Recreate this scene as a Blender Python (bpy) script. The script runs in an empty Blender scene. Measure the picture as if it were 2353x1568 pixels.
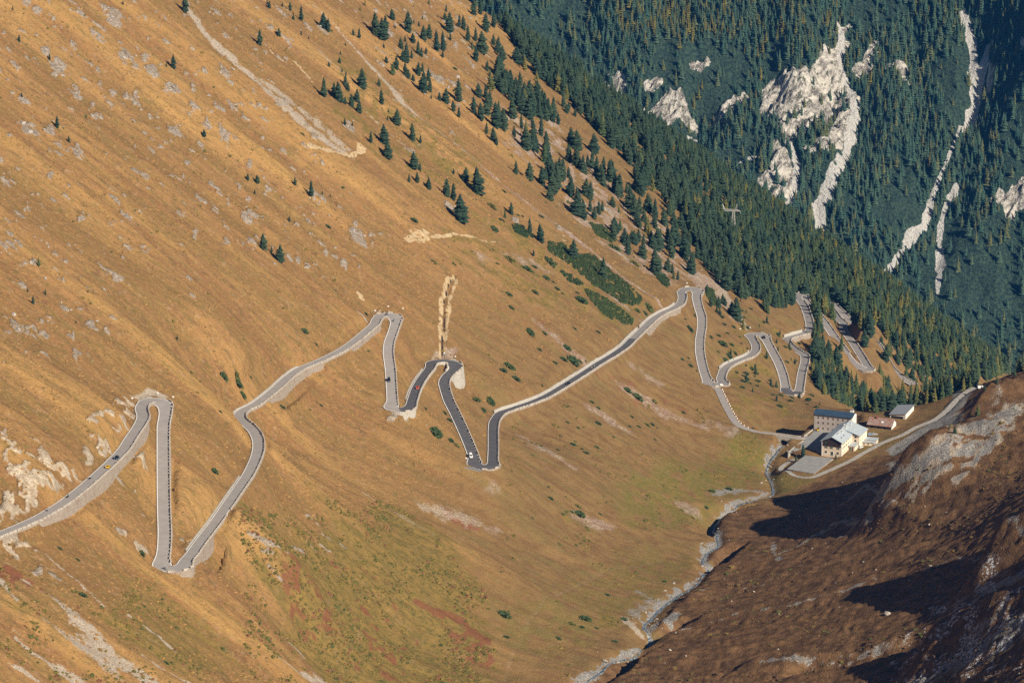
import bpy, bmesh, math, random
import numpy as np
from mathutils import Vector, Matrix, Euler
random.seed(7); RNG = np.random.default_rng(7)
scene = bpy.context.scene
C = scene.collection

# ------------------------------------------------------------------ camera, sky, sun, exposure
CAMZ = 780.0
PITCH = math.radians(16.0)
cam_data = bpy.data.cameras.new('camera'); cam_data.lens = 140.0; cam_data.sensor_width = 36.0
cam_data.clip_start = 10.0; cam_data.clip_end = 30000.0
cam = bpy.data.objects.new('camera', cam_data); C.objects.link(cam)
cam.location = (0, 0, CAMZ); cam.rotation_euler = (math.pi/2 - PITCH, 0, 0)
scene.camera = cam

SUN_EL = math.radians(33.5)
SUN_DIR = Vector((0.74*math.cos(SUN_EL), -0.673*math.cos(SUN_EL), math.sin(SUN_EL))).normalized()
world = bpy.data.worlds.new('World'); scene.world = world; world.use_nodes = True
wn = world.node_tree; wn.nodes.clear()
sky = wn.nodes.new('ShaderNodeTexSky'); sky.sky_type = 'NISHITA'; sky.sun_disc = False
sky.sun_elevation = SUN_EL; sky.sun_rotation = math.atan2(SUN_DIR.x, SUN_DIR.y); sky.altitude = 2300
sky.air_density = 0.75; sky.dust_density = 0.1; sky.ozone_density = 1.5
bg = wn.nodes.new('ShaderNodeBackground'); bg.inputs['Strength'].default_value = 0.05
wo = wn.nodes.new('ShaderNodeOutputWorld')
wn.links.new(sky.outputs[0], bg.inputs[0]); wn.links.new(bg.outputs[0], wo.inputs[0])
sun_data = bpy.data.lights.new('sun', 'SUN'); sun_data.energy = 5.0; sun_data.angle = math.radians(0.5)
sun_data.color = (1.0, 0.90, 0.74)
sun = bpy.data.objects.new('sun', sun_data); C.objects.link(sun)
sun.rotation_euler = SUN_DIR.to_track_quat('Z', 'Y').to_euler(); sun.location = (600, -400, 1500)
vs = scene.view_settings
scene.display_settings.display_device = 'sRGB'
vs.view_transform = 'Standard'; vs.look = 'None'; vs.exposure = 0.60; vs.gamma = 1.0; vs.use_curve_mapping = False
scene.cycles.max_bounces = 4; scene.cycles.diffuse_bounces = 2; scene.cycles.glossy_bounces = 1
scene.cycles.transparent_max_bounces = 4; scene.cycles.volume_bounces = 0
scene.cycles.use_denoising = False

# ------------------------------------------------------------------ survey: sight lines of the place -> points in metres
W, HH = 2352.0, 1568.0
F = 140.0/36.0*W
cp, sp = math.cos(PITCH), math.sin(PITCH)
def ray(u, v):
    u = np.asarray(u, float); v = np.asarray(v, float)
    a = (u - W/2)/F; b = -(v - HH/2)/F
    y = cp + b*sp; z = -sp + b*cp
    return a/y, z/y                     # x and z per metre of y
def at_z(u, v, z):
    rx, rz = ray(u, v); t = (z - CAMZ)/rz
    return np.array([rx*t, t, CAMZ + rz*t])
def at_y(u, v, y):
    rx, rz = ray(u, v); return np.array([rx*y, y, CAMZ + rz*y])
def proj(x, y, z):
    z = z - CAMZ; d = y*cp - z*sp; up = y*sp + z*cp
    return W/2 + F*x/d, HH/2 - F*up/d
def integ(p0, pts, g):                  # follow a line of given grade
    out = [np.array(p0, float)]
    for (u, v) in pts:
        p = out[-1]; rx, rz = ray(u, v); lo, hi = 300.0, 6000.0
        for _ in range(50):
            m = .5*(lo + hi)
            if CAMZ + rz*m - p[2] - g*math.hypot(rx*m - p[0], m - p[1]) > 0: lo = m
            else: hi = m
        out.append(np.array([rx*lo, lo, CAMZ + rz*lo]))
    return np.array(out)
def PP(s): return [tuple(map(float, a.split(','))) for a in s.split()]

ROAD_UP = PP("1631,883 1621,867 1613,841 1607,809 1607,780 1611,752 1611,729 1603,703 1599,682 1602,671 1595,664 1579,663 1565,670 1567,682 1562,697 1547,708 1524,718 1499,734 1477,755 1454,777 1435,796 1406,816 1377,833 1342,856 1307,878 1278,896 1249,912 1214,926 1178,938 1149,949 1135,967 1132,989 1132,1031 1131,1054 1131,1068 1118,1073 1105,1072 1089,1065 1087,1050 1078,1025 1064,992 1047,955 1030,921 1021,893 1019,877 1027,862 1044,847 1044,836 1028,830 1005,830 991,834 986,846 969,868 955,893 946,919 941,934 924,941 904,939 898,933 900,919 898,885 896,851 891,812 893,787 901,764 908,742 907,729 893,723 876,725 865,733 859,745 837,764 809,787 780,806 752,820 730,830 705,840 682,851 657,870 632,893 606,914 584,930 561,941 550,952 553,964 570,977 584,992 592,1011 592,1034 584,1059 567,1093 532,1144 497,1195 481,1216 460,1243 441,1270 427,1286 422,1298 406,1305 386,1306 375,1303 370,1290 375,1265 377,1224 375,1162 374,1068 374,980 379,949 377,930 363,920 344,919 328,929 324,940 328,957 319,977 300,1005 282,1033 250,1066 219,1094 188,1121 141,1157 94,1185 47,1207 0,1226 -60,1250 -120,1265")
ROAD_DN = PP("1647,882 1661,882 1655,870 1656,865 1662,849 1675,838 1696,828 1721,818 1734,806 1735,793 1727,778 1723,770 1737,767 1753,771 1758,779 1771,803 1787,833 1798,862 1803,886 1806,897 1819,904 1833,900 1837,884 1841,857 1848,830 1848,817 1838,810 1822,800 1806,785 1809,777 1830,770 1854,763 1860,753 1857,734 1851,715 1846,702 1835,686 1831,677 1841,676 1853,696 1870,713 1894,742 1916,774 1937,803 1958,830 1980,846 1996,849 1985,830 1972,809 1958,787 1938,758 1937,742 1924,731 1910,712 1894,696 1906,694 1940,725 1990,774 2014,792 2033,824 2049,849 2068,865 2100,885")
SPUR = PP("1648,892 1653,902 1664,926 1675,947 1687,967 1701,979 1721,987 1755,995 1793,1000 1843,1006 1862,1000")
J = at_z(1640, 884, 11.0)
road_up = integ(J, ROAD_UP, .085)
road_dn = integ(J, ROAD_DN, -.085)
road_sp = integ(J, SPUR, -.075)
ZB = road_sp[-2][2]                     # level of the bridge deck and the hotel yard

# ------------------------------------------------------------------ terrain: thin-plate surface through surveyed points
A = []
A += list(road_up[::2]); A += list(road_dn[::2]); A += list(road_sp)
def plane_hit(u, v, c, s=0.7):
    rx, rz = ray(u, v); y = (c - CAMZ)/(rz + s*rx); return np.array([rx*y, y, CAMZ + rz*y])
for v in (-150, 0, 150, 300, 450, 600, 750, 900):      # grass slope above the road
    for u in (-250, -80, 120, 320, 520, 720, 920, 1120, 1320):
        c = 67.0
        if v > 880 and u > 100: continue
        if v > 740 and u > 520: continue
        if v > 640 and u > 760: continue
        if v > 440 and u > 1150: continue
        p = plane_hit(u, v, 67.0)
        c = 67.0 + 36.0*np.clip((p[1] - 2350)/420, 0, 1)
        p = plane_hit(u, v, c)
        if p[1] > 3330: continue
        A.append(p)
for (u, v) in ((1350,500),(1480,560),(1600,560),(1700,600),(1800,620),(1550,430),(1450,300),(1300,220),(1950,700),(2100,760),(2250,830),(2000,640),(1850,560)):
    p = plane_hit(u, v, 103.0)
    if p[1] < 3345: A.append(p)
for y, c in ((3330, 95), (3410, 82), (3510, 45), (3650, -30), (3800, -150)):   # the spur turns away
    for x in (-420, -280, -150, -20, 110, 240, 370, 500, 620):
        A.append(np.array([x, y, c - .7*x]))
for (u, v) in ((0,1330),(0,1450),(0,1568),(-200,1400),(-200,1568),(-250,1700),(0,1700),(250,1400),(250,1568),(250,1700),(500,1400),(500,1568),(700,1300)):
    A.append(plane_hit(u, v, 66.0))
def zs(s):
    for a in s.split():
        u, v, z = map(float, a.split(',')); A.append(at_z(u, v, z))
zs("1790,1026,-9 1765,1080,-7 1770,1130,-2 1650,1190,9 1620,1270,17 1560,1350,26 1490,1440,36 1470,1470,39 1360,1540,48 1300,1600,54 1230,1700,60")
zs("720,1480,112 760,1400,112 900,1450,84 1000,1540,74 900,1568,87 1100,1450,63 1150,1568,64 1250,1450,53 1350,1400,44 1200,1300,58 1000,1250,85 800,1150,111 1300,1200,45 1450,1150,28 1550,1250,21 1600,1050,4 1700,1080,-3 1450,1000,33 1300,1050,51 1550,950,17")
zs("1900,1100,0 1960,1050,0 1850,1066,-2 1800,1090,-3 1870,1000,-2 1930,950,-2 2000,985,0 2060,960,1 2060,1020,4 2130,985,8 2190,935,10 2230,885,12 1850,1130,3 1700,1200,12 1750,1170,9 1900,1160,12 1680,1290,22")
zs("2352,1568,146 2352,1400,126 2352,1200,106 2352,1050,87 2352,950,62 2352,900,48 2352,850,33 2300,870,23 2500,1568,182 2500,1300,146 2500,1100,122 2500,950,98 2400,1700,180 2000,1700,90 1700,1700,70")
zs("2000,1500,78 2000,1350,64 2000,1200,44 2100,1080,38 2200,1000,27 2150,1250,68 2150,1400,83 2200,1500,100 1800,1300,34 1700,1400,42 1600,1500,52 1800,1500,62 1900,1400,60 2250,1150,76 2250,950,25 1500,1600,56")
for (u, v, y, dz) in ((2110,935,2556,0),(2230,885,2545,0),(2352,850,2530,0)):        # lip of the hotel terrace, then the drop
    p = at_y(u, v, y)
    for d, q in ((70, -38), (170, -105), (300, -190), (450, -270)): A.append(p + np.array([.13*d, d, q]))
A.append(np.array([415., 2960., -187.])); A.append(np.array([480., 3200., -245.])); A.append(np.array([560., 2800., -190.]))
A = np.array(A)
# merge near duplicates
keep = []
for i in range(len(A)):
    if all((A[i, 0]-A[k, 0])**2 + (A[i, 1]-A[k, 1])**2 > 36 for k in keep): keep.append(i)
A = A[keep]
SC = 500.0
ax, ay = A[:, 0]/SC, A[:, 1]/SC
def tps(r2): return np.where(r2 > 1e-12, .5*r2*np.log(np.maximum(r2, 1e-12)), 0)
n = len(A)
K = tps((ax[:, None]-ax)**2 + (ay[:, None]-ay)**2) + np.eye(n)*6e-6
Pm = np.c_[np.ones(n), ax, ay]
M = np.block([[K, Pm], [Pm.T, np.zeros((3, 3))]])
sol = np.linalg.solve(M, np.r_[A[:, 2], 0, 0, 0])
def z_base(x, y):
    x = np.asarray(x, float); y = np.asarray(y, float); sh = x.shape
    xf, yf = x.ravel()/SC, y.ravel()/SC; out = np.empty(xf.size)
    for i in range(0, xf.size, 20000):
        X, Y = xf[i:i+20000], yf[i:i+20000]
        out[i:i+20000] = tps((X[:, None]-ax)**2 + (Y[:, None]-ay)**2) @ sol[:n] + sol[n] + sol[n+1]*X + sol[n+2]*Y
    return out.reshape(sh)

# grid (rows at growing y, columns fan out a little so cells stay alike in size)
NR, NC = 960, 560
gy = np.exp(np.linspace(math.log(1330.0), math.log(3800.0), NR))
core = np.linspace(-.162, .162, NC)
ext = np.array([.17, .18, .195, .215, .24, .27, .31, .36])
gs = np.r_[-ext[::-1], core, ext]
NCC = len(gs)
GX = gs[None, :]*gy[:, None]; GY = np.repeat(gy[:, None], NCC, 1)
# base heights: evaluate on every 4th row/col then interpolate cubically is not needed; evaluate on a coarse fan grid
ri = np.unique(np.r_[np.arange(0, NR, 5), NR-1]); ci = np.unique(np.r_[np.arange(0, NCC, 5), NCC-1])
Zc = z_base(GX[np.ix_(ri, ci)], GY[np.ix_(ri, ci)])
def upsample(Zc, ri, ci, NR, NCC):
    def cubic(src, xs, m):              # 1D Catmull-Rom along axis 0
        t = np.interp(np.arange(m), xs, np.arange(len(xs))); i = np.clip(t.astype(int), 0, len(xs)-2); f = (t-i)[:, None]
        g = lambda k: src[np.clip(i+k, 0, len(xs)-1)]
        a, b, c, d = g(-1), g(0), g(1), g(2)
        return .5*((2*b) + (-a+c)*f + (2*a-5*b+4*c-d)*f*f + (-a+3*b-3*c+d)*f**3)
    return cubic(cubic(Zc, ri, NR).T.copy(), ci, NCC).T.copy()
Z = upsample(Zc, ri, ci, NR, NCC)

def make_sampler(Zg):
    lg = np.log(gy)
    def f(x, y):
        x = np.asarray(x, float); y = np.asarray(y, float)
        r = np.clip((np.log(np.maximum(y, 1.0)) - lg[0])/(lg[1]-lg[0]), 0, NR-1.001)
        c = np.clip(np.interp(x/np.maximum(y, 1.0), gs, np.arange(NCC)), 0, NCC-1.001)
        i = r.astype(int); j = c.astype(int); a = r-i; b = c-j
        return Zg[i, j]*(1-a)*(1-b) + Zg[i+1, j]*a*(1-b) + Zg[i, j+1]*(1-a)*b + Zg[i+1, j+1]*a*b
    return f
zf0 = make_sampler(Z)
def cast(pts, zf=None, y0=1400.0, y1=3780.0, st=3.0):
    zf = zf or zf0
    pts = np.asarray(pts, float).reshape(-1, 2); rx, rz = ray(pts[:, 0], pts[:, 1])
    ys = np.arange(y0, y1, st); out = np.zeros((len(pts), 3))
    for k in range(len(pts)):
        d = CAMZ + rz[k]*ys - zf(rx[k]*ys, ys)
        s = np.nonzero(d < 0)[0]
        if len(s) == 0: y = y1
        elif s[0] == 0: y = y0
        else:
            i = s[0]; y = ys[i-1] + st*d[i-1]/(d[i-1]-d[i])
        out[k] = (rx[k]*y, y, CAMZ + rz[k]*y)
    return out

# ------------------------------------------------------------------ noise
def _h(ix, iy, s):
    n = (ix.astype(np.int64)*374761393 + iy.astype(np.int64)*668265263 + s*1442695041) & 0xffffffff
    n = ((n ^ (n >> 13))*1274126177) & 0xffffffff
    return ((n ^ (n >> 16)) & 0xffff)/65535.0
def vnoise(x, y, s=0):
    ix = np.floor(x); iy = np.floor(y); fx = x-ix; fy = y-iy
    fx = fx*fx*fx*(fx*(fx*6-15)+10); fy = fy*fy*fy*(fy*(fy*6-15)+10)
    a = _h(ix, iy, s); b = _h(ix+1, iy, s); c = _h(ix, iy+1, s); d = _h(ix+1, iy+1, s)
    return (a*(1-fx)+b*fx)*(1-fy) + (c*(1-fx)+d*fx)*fy
def fbm(x, y, o=4, s=0, g=.5):
    r = 0; a = 1; t = 0
    for k in range(o):
        r = r + a*vnoise(x*2**k+17.3*k, y*2**k-9.1*k, s+k); t += a; a *= g
    return r/t*2-1
def ridged(x, y, o=4, s=0):
    r = 0; a = 1; t = 0
    for k in range(o):
        r = r + a*(1-np.abs(2*vnoise(x*2**k+7.7*k, y*2**k+3.3*k, s+k)-1)); t += a; a *= .5
    return r/t
def sstep(a, b, x):
    t = np.clip((x-a)/(b-a), 0, 1); return t*t*(3-2*t)

def seg_dist(X, Y, poly, signed=False):
    """distance of points to a polyline, the arc position 0..1 of the nearest point and the side (+ = right of travel)"""
    best = np.full(X.shape, 1e9); tt = np.zeros(X.shape); sd = np.zeros(X.shape)
    L = np.r_[0, np.cumsum(np.hypot(np.diff(poly[:, 0]), np.diff(poly[:, 1])))]
    for k in range(len(poly)-1):
        ax_, ay_ = poly[k, 0], poly[k, 1]; dx, dy = poly[k+1, 0]-ax_, poly[k+1, 1]-ay_
        l2 = dx*dx+dy*dy+1e-9
        t = np.clip(((X-ax_)*dx+(Y-ay_)*dy)/l2, 0, 1)
        d = np.hypot(X-ax_-t*dx, Y-ay_-t*dy); m = d < best
        best = np.where(m, d, best); tt = np.where(m, (L[k]+t*math.sqrt(l2))/L[-1], tt)
        if signed: sd = np.where(m, np.sign((X-ax_)*dy-(Y-ay_)*dx), sd)
    return (best, tt, sd) if signed else (best, tt)
def in_poly(X, Y, poly):
    c = np.zeros(X.shape, bool); j = len(poly)-1
    for i in range(len(poly)):
        xi, yi, xj, yj = poly[i, 0], poly[i, 1], poly[j, 0], poly[j, 1]
        m = (yi > Y) != (yj > Y)
        c ^= m & (X < (xj-xi)*(Y-yi)/((yj-yi) if yj != yi else 1e-9)+xi); j = i
    return c
def window(poly, pad):
    y0, y1 = poly[:, 1].min()-pad, poly[:, 1].max()+pad
    r0, r1 = np.searchsorted(gy, [y0, y1]); r0 = max(r0-1, 0); r1 = min(r1+1, NR)
    s0 = (poly[:, 0].min()-pad); s1 = (poly[:, 0].max()+pad)
    a = min(s0/max(y0, 1), s0/y1); b = max(s1/max(y0, 1), s1/y1)
    c0 = max(np.searchsorted(gs, a)-1, 0); c1 = min(np.searchsorted(gs, b)+1, NCC)
    return slice(r0, max(r1, r0+1)), slice(c0, max(c1, c0+1))

# ------------------------------------------------------------------ relief features
def scarp(s, h, wl, rec, taper=.1, floor=None):
    """a steep drop on the left of a line (travel from low end upward) into a hollow that fills up again further out"""
    poly = cast(PP(s)); w = window(poly, wl*1.5+rec*1.3+6)
    X, Y = GX[w], GY[w]; d, t, sd = seg_dist(X, Y, poly, True); d = d*(1+.3*fbm(X/16, Y/20, 3, 6))
    p = np.where(sd < 0, sstep(0, wl, d)*(1-sstep(wl*1.2, wl*1.2+rec, d)), 0)*sstep(0, taper, t)
    q = Z[w]-h*p*(.8+.4*vnoise(X/26, Y/30, 8))
    if floor is not None: q = np.maximum(q, np.minimum(Z[w], floor))
    Z[w] = q + np.where(sd >= 0, h*.12*np.exp(-(d/18)**2), h*.12*(1-sstep(0, wl*.5, d)))*sstep(0, taper, t)
def ridge(s, h, wl, wr, taper=.12, tail=0.0):
    """a spur with a steep face on the left of its line (travel from low end upward) and a gentle back"""
    poly = cast(PP(s)); w = window(poly, max(wl, wr)*1.6+10)
    X, Y = GX[w], GY[w]; d, t, sd = seg_dist(X, Y, poly, True)
    wob = 1+.35*fbm(X/22, Y/22, 3, 5)
    left = sd < 0
    prof = np.where(left, 1-sstep(0, wl, d*wob), np.exp(-(d/wr)**2))
    Z[w] += h*prof*sstep(0, taper, t)*(1-tail*sstep(.5, .85, t))*(.75+.5*vnoise(X/30, Y/30, 9))
ridge("1930,1244 2010,1208 2110,1150 2195,1092 2265,1040 2330,990 2390,950 2490,895", 33, 19, 55, .22, .8)
ridge("2225,1335 2320,1295 2420,1250 2540,1200", 25, 18, 40, .3)
ridge("2060,1552 2200,1497 2352,1432 2470,1376", 15, 14, 30, .2)
scarp("1780,1568 1950,1545 2060,1520", 7, 8, 20, .2)
scarp("1640,1228 1662,1183 1710,1168", 7, 5, 12); scarp("1632,1308 1675,1292 1705,1262", 7, 5, 12); scarp("1495,1480 1540,1455 1590,1436", 6, 5, 12); scarp("1375,1590 1440,1550 1505,1495", 8, 5, 14)
ridge("1560,1395 1640,1350 1800,1338 1950,1318 2100,1270", 3, 4, 12)
ridge("1560,1440 1700,1408 1850,1385 1960,1350", 3, 4, 12)
ridge("1700,1530 1850,1530 2000,1510 2120,1470", 4, 5, 14)
wallz = np.zeros(Z.shape, np.float32)
def dip(s, depth, wd):
    poly = cast(PP(s)); w = window(poly, wd*2.5); d, t = seg_dist(GX[w], GY[w], poly); Z[w] -= depth*np.exp(-(d/wd)**2)*sstep(0, .2, t)*(1-sstep(.85, 1, t)); wallz[w] = np.maximum(wallz[w], (1-sstep(wd*.7, wd*1.3, d))*sstep(0, .12, t)*(1-sstep(.88, 1, t)))
dip("60,1225 130,1190 210,1140 265,1090 312,1030 338,985 345,960", 1.3, 9)
dip("1072,905 1068,880 1064,860 1060,840", 7.0, 9)
dip("610,935 660,895 700,860 750,835", 1.0, 6)
dip("800,810 840,785 885,750", .6, 6)
dip("1480,775 1530,735 1565,712", 1.4, 6)
dip("1825,790 1850,775 1868,765", 1.5, 6)
dip("388,1000 392,1080 394,1160 394,1250", 1.8, 5); wallz_keep = 1
dip("1800,915 1825,915 1845,905", 1.6, 6)
dip("905,955 935,952 955,945", 1.2, 6)
dip("405,1330 440,1315 470,1275 490,1235", 1.5, 7)
# stream bed
STREAM = cast(PP("1800,1018 1783,1032 1768,1052 1760,1075 1770,1100 1776,1128 1745,1140 1690,1158 1655,1185 1638,1215 1650,1245 1622,1262 1612,1290 1630,1305 1600,1335 1560,1360 1520,1385 1495,1410 1478,1430 1490,1455 1495,1475 1470,1490 1430,1505 1380,1535 1340,1568 1290,1610"))
w = window(STREAM, 22); d, t = seg_dist(GX[w], GY[w], STREAM)
Z[w] -= 2.6*np.exp(-(d/4.2)**2)
# ditch and cut bank on the grass slope
DITCH = cast(PP("1046,628 1030,655 1016,700 1020,740 1016,785 1014,815"))
w = window(DITCH, 10); d, t = seg_dist(GX[w], GY[w], DITCH); Z[w] -= 2.2*np.exp(-(d/1.6)**2)
def pad_at(poly_px, z, blend=7.0):
    poly = np.array([at_z(u, v, z) for u, v in PP(poly_px)]); w = window(poly, blend+6)
    X, Y = GX[w], GY[w]; ins = in_poly(X, Y, poly); d, _ = seg_dist(X, Y, np.r_[poly, poly[:1]])
    k = np.where(ins, 1.0, 1-sstep(0, blend, d)); Z[w] = Z[w]*(1-k) + z*k
    return poly
YZ = ZB - .3
pad_at("1838,1015 1865,975 1990,970 2010,1010 1985,1040 1890,1050 1845,1036", YZ, 9)
LOTZ = YZ - 2.0
LOT = pad_at("1849,1046 1916,1053 1869,1089 1806,1078", LOTZ, 5)
pad_at("1985,948 2050,956 2110,936 2062,962 2048,985 1990,985", YZ+.6, 6)
zf0 = make_sampler(Z)
# ------------------------------------------------------------------ helpers for objects
def link(o, parent=None):
    C.objects.link(o)
    if parent is not None: o.parent = parent
    return o
def tag(o, label=None, cat=None, group=None, kind=None):
    if label: o['label'] = label
    if cat: o['category'] = cat
    if group: o['group'] = group
    if kind: o['kind'] = kind
    return o
def empty(name, loc=(0, 0, 0), rz=0.0):
    o = bpy.data.objects.new(name, None); o.empty_display_size = .5
    o.location = loc; o.rotation_euler = (0, 0, rz); return link(o)
def mesh_np(name, V, Fq, mat=None, smooth=False):
    V = np.asarray(V, np.float32); Fq = np.asarray(Fq, np.int32); k = Fq.shape[1]
    me = bpy.data.meshes.new(name); me.vertices.add(len(V)); me.vertices.foreach_set('co', V.ravel())
    me.loops.add(Fq.size); me.loops.foreach_set('vertex_index', Fq.ravel())
    me.polygons.add(len(Fq)); me.polygons.foreach_set('loop_start', np.arange(0, Fq.size, k, dtype=np.int32))
    me.polygons.foreach_set('loop_total', np.full(len(Fq), k, np.int32))
    me.polygons.foreach_set('use_smooth', np.full(len(Fq), bool(smooth)))
    if mat: me.materials.append(mat)
    me.update(calc_edges=True); return me
def add_attr(me, name, arr):
    a = me.attributes.new(name, 'FLOAT_COLOR', 'POINT')
    arr = np.asarray(arr, np.float32)
    a.data.foreach_set('color', np.c_[arr, np.ones(len(arr), np.float32)].astype(np.float32).ravel())
def add_float(me, name, arr):
    a = me.attributes.new(name, 'FLOAT', 'POINT'); a.data.foreach_set('value', np.asarray(arr, np.float32))
def obj(name, me, parent=None, loc=None):
    o = bpy.data.objects.new(name, me)
    if loc is not None: o.location = loc
    return link(o, parent)

class NT:                                # tiny node-building helper
    def __init__(s, name):
        s.m = bpy.data.materials.new(name); s.m.use_nodes = True; s.t = s.m.node_tree; s.t.nodes.clear()
        s.out = s.n('ShaderNodeOutputMaterial'); s.b = s.n('ShaderNodeBsdfPrincipled')
        s.t.links.new(s.b.outputs[0], s.out.inputs[0]); s.b.inputs['Roughness'].default_value = .9
        s.b.inputs['Specular IOR Level'].default_value = .15
    def n(s, t, **kw):
        d = s.t.nodes.new(t)
        for k, v in kw.items(): setattr(d, k, v)
        return d
    def L(s, a, b): s.t.links.new(a, b)
    def inp(s, sock, v):
        if isinstance(v, (int, float)): sock.default_value = v
        elif isinstance(v, tuple): sock.default_value = (v + (1,)) if len(v) == 3 and sock.type == 'RGBA' else v
        else: s.L(v, sock)
    def noise(s, vec, scale, detail=4, rough=.55, dist=0):
        d = s.n('ShaderNodeTexNoise'); s.L(vec, d.inputs['Vector']); d.inputs['Scale'].default_value = scale
        d.inputs['Detail'].default_value = detail; d.inputs['Roughness'].default_value = rough; d.inputs['Distortion'].default_value = dist
        return d.outputs['Fac']
    def mix(s, f, a, b, mode='MIX'):
        d = s.n('ShaderNodeMix', data_type='RGBA', blend_type=mode); s.inp(d.inputs[0], f); s.inp(d.inputs[6], a); s.inp(d.inputs[7], b)
        return d.outputs[2]
    def math(s, op, a, b=0.0, c=0.0, clamp=False):
        d = s.n('ShaderNodeMath', operation=op, use_clamp=clamp)
        s.inp(d.inputs[0], a); s.inp(d.inputs[1], b); s.inp(d.inputs[2], c); return d.outputs[0]
    def ramp(s, f, lo, hi):
        d = s.n('ShaderNodeMapRange', interpolation_type='SMOOTHSTEP'); s.inp(d.inputs[0], f); d.inputs[1].default_value = lo; d.inputs[2].default_value = hi
        return d.outputs[0]
    def attr(s, name):
        d = s.n('ShaderNodeAttribute', attribute_name=name); return d
    def rgb(s, name):
        d = s.attr(name); q = s.n('ShaderNodeSeparateColor'); s.L(d.outputs['Color'], q.inputs[0]); return q.outputs
    def bump(s, h, strength=.5, dist=.3):
        d = s.n('ShaderNodeBump'); s.L(h, d.inputs['Height']); d.inputs['Strength'].default_value = strength; d.inputs['Distance'].default_value = dist
        s.L(d.outputs[0], s.b.inputs['Normal'])
    def color(s, c): s.inp(s.b.inputs['Base Color'], c)
    def pos(s): return s.n('ShaderNodeNewGeometry').outputs['Position']
    def axes(s, p, X, Y, Zv):            # coordinates along three world directions
        q = s.n('ShaderNodeCombineXYZ')
        for k, v in enumerate((X, Y, Zv)):
            d = s.n('ShaderNodeVectorMath', operation='DOT_PRODUCT'); s.L(p, d.inputs[0]); d.inputs[1].default_value = v
            s.L(d.outputs['Value'], q.inputs[k])
        return q.outputs[0]
def flat_mat(name, col, rough=.7, var=.12, scale=1.5, metallic=0.0, spec=.3):
    m = NT(name); tc = m.n('ShaderNodeTexCoord').outputs['Object']
    f = m.noise(tc, scale, 3); c = tuple(col)
    m.color(m.mix(m.ramp(f, .3, .7), tuple(x*(1-var) for x in c), tuple(min(1, x*(1+var)) for x in c)))
    m.b.inputs['Roughness'].default_value = rough; m.b.inputs['Metallic'].default_value = metallic
    m.b.inputs['Specular IOR Level'].default_value = spec
    return m.m

# ------------------------------------------------------------------ roads: resample
def resample(P, step=1.0, smooth=2.0, tight=False):
    P = np.asarray(P, float); out = []
    for i in range(len(P)-1):
        p0, p1, p2, p3 = P[max(i-1, 0)], P[i], P[i+1], P[min(i+2, len(P)-1)]
        k = max(2, int(np.linalg.norm(p2-p1)/.5)); t = np.linspace(0, 1, k, endpoint=False)[:, None]
        # centripetal-like damping: chord-limited tangents
        l = np.linalg.norm(p2-p1); m1 = (p2-p0); m1 = m1/max(np.linalg.norm(m1), 1e-6)*min(l, np.linalg.norm(p1-p0) if i else l)*.9
        m2 = (p3-p1); m2 = m2/max(np.linalg.norm(m2), 1e-6)*min(l, np.linalg.norm(p3-p2) if i+3 <= len(P) else l)*.9
        h = t*t*(3-2*t); out.append((1-h)*p1+h*p2+(t**3-2*t*t+t)*m1+(t**3-t*t)*m2)
    out.append(P[-1:]); Q = np.vstack(out)
    def by_len(Q, st):
        L = np.r_[0, np.cumsum(np.linalg.norm(np.diff(Q, axis=0), axis=1))]; s = np.arange(0, L[-1], st)
        return np.c_[np.interp(s, L, Q[:, 0]), np.interp(s, L, Q[:, 1]), np.interp(s, L, Q[:, 2])]
    Q = by_len(Q, step)
    k = np.exp(-.5*(np.arange(-8, 9)*step/smooth)**2); k /= k.sum()
    E = np.vstack([np.repeat(Q[:1], 8, 0), Q, np.repeat(Q[-1:], 8, 0)])
    S = np.c_[tuple(np.convolve(E[:, j], k, 'valid') for j in range(3))]
    kz = np.exp(-.5*(np.arange(-20, 21)*step/8.0)**2); kz /= kz.sum()
    E = np.r_[np.repeat(S[0, 2], 20), S[:, 2], np.repeat(S[-1, 2], 20)]; S[:, 2] = np.convolve(E, kz, 'valid')
    return by_len(S, step)
def frame(Pc):
    T = np.gradient(Pc, axis=0); T[:, 2] = 0; T /= np.linalg.norm(T, axis=1)[:, None]+1e-9
    R = np.c_[T[:, 1], -T[:, 0]]         # right of travel
    return T, R
road_main = resample(np.vstack([road_up[::-1], [J], road_dn]), 1.0, 1.6)
road_spur = resample(np.vstack([[J], road_sp]), 1.0, 2.0)
HW = 3.1
def bend_extra(Pc):
    T, _ = frame(Pc); a = np.unwrap(np.arctan2(T[:, 1], T[:, 0])); k = np.abs(np.gradient(a)); g = np.exp(-.5*(np.arange(-12, 13)/4.5)**2); g /= g.sum()
    return np.clip(np.convolve(k, g, 'same')/.10, 0, 1)*1.5
HWA = HW + bend_extra(road_main)
ROADS = [(road_main, HWA), (road_spur, np.full(len(road_spur), 2.3))]
TRACKS_PX = [("1832,1048 1796,1071 1795,1083 1820,1092 1860,1097 1886,1088 1926,1071 1966,1051 2019,1021 2070,1000 2107,980 2150,962 2200,915 2230,893 2250,884", 1.7),
             ("1150,1568 1190,1480 1215,1420 1260,1375 1330,1335 1400,1310", 1.6),
             ("2352,1010 2260,1040 2200,1070", .01)]
track_main = None

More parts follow.
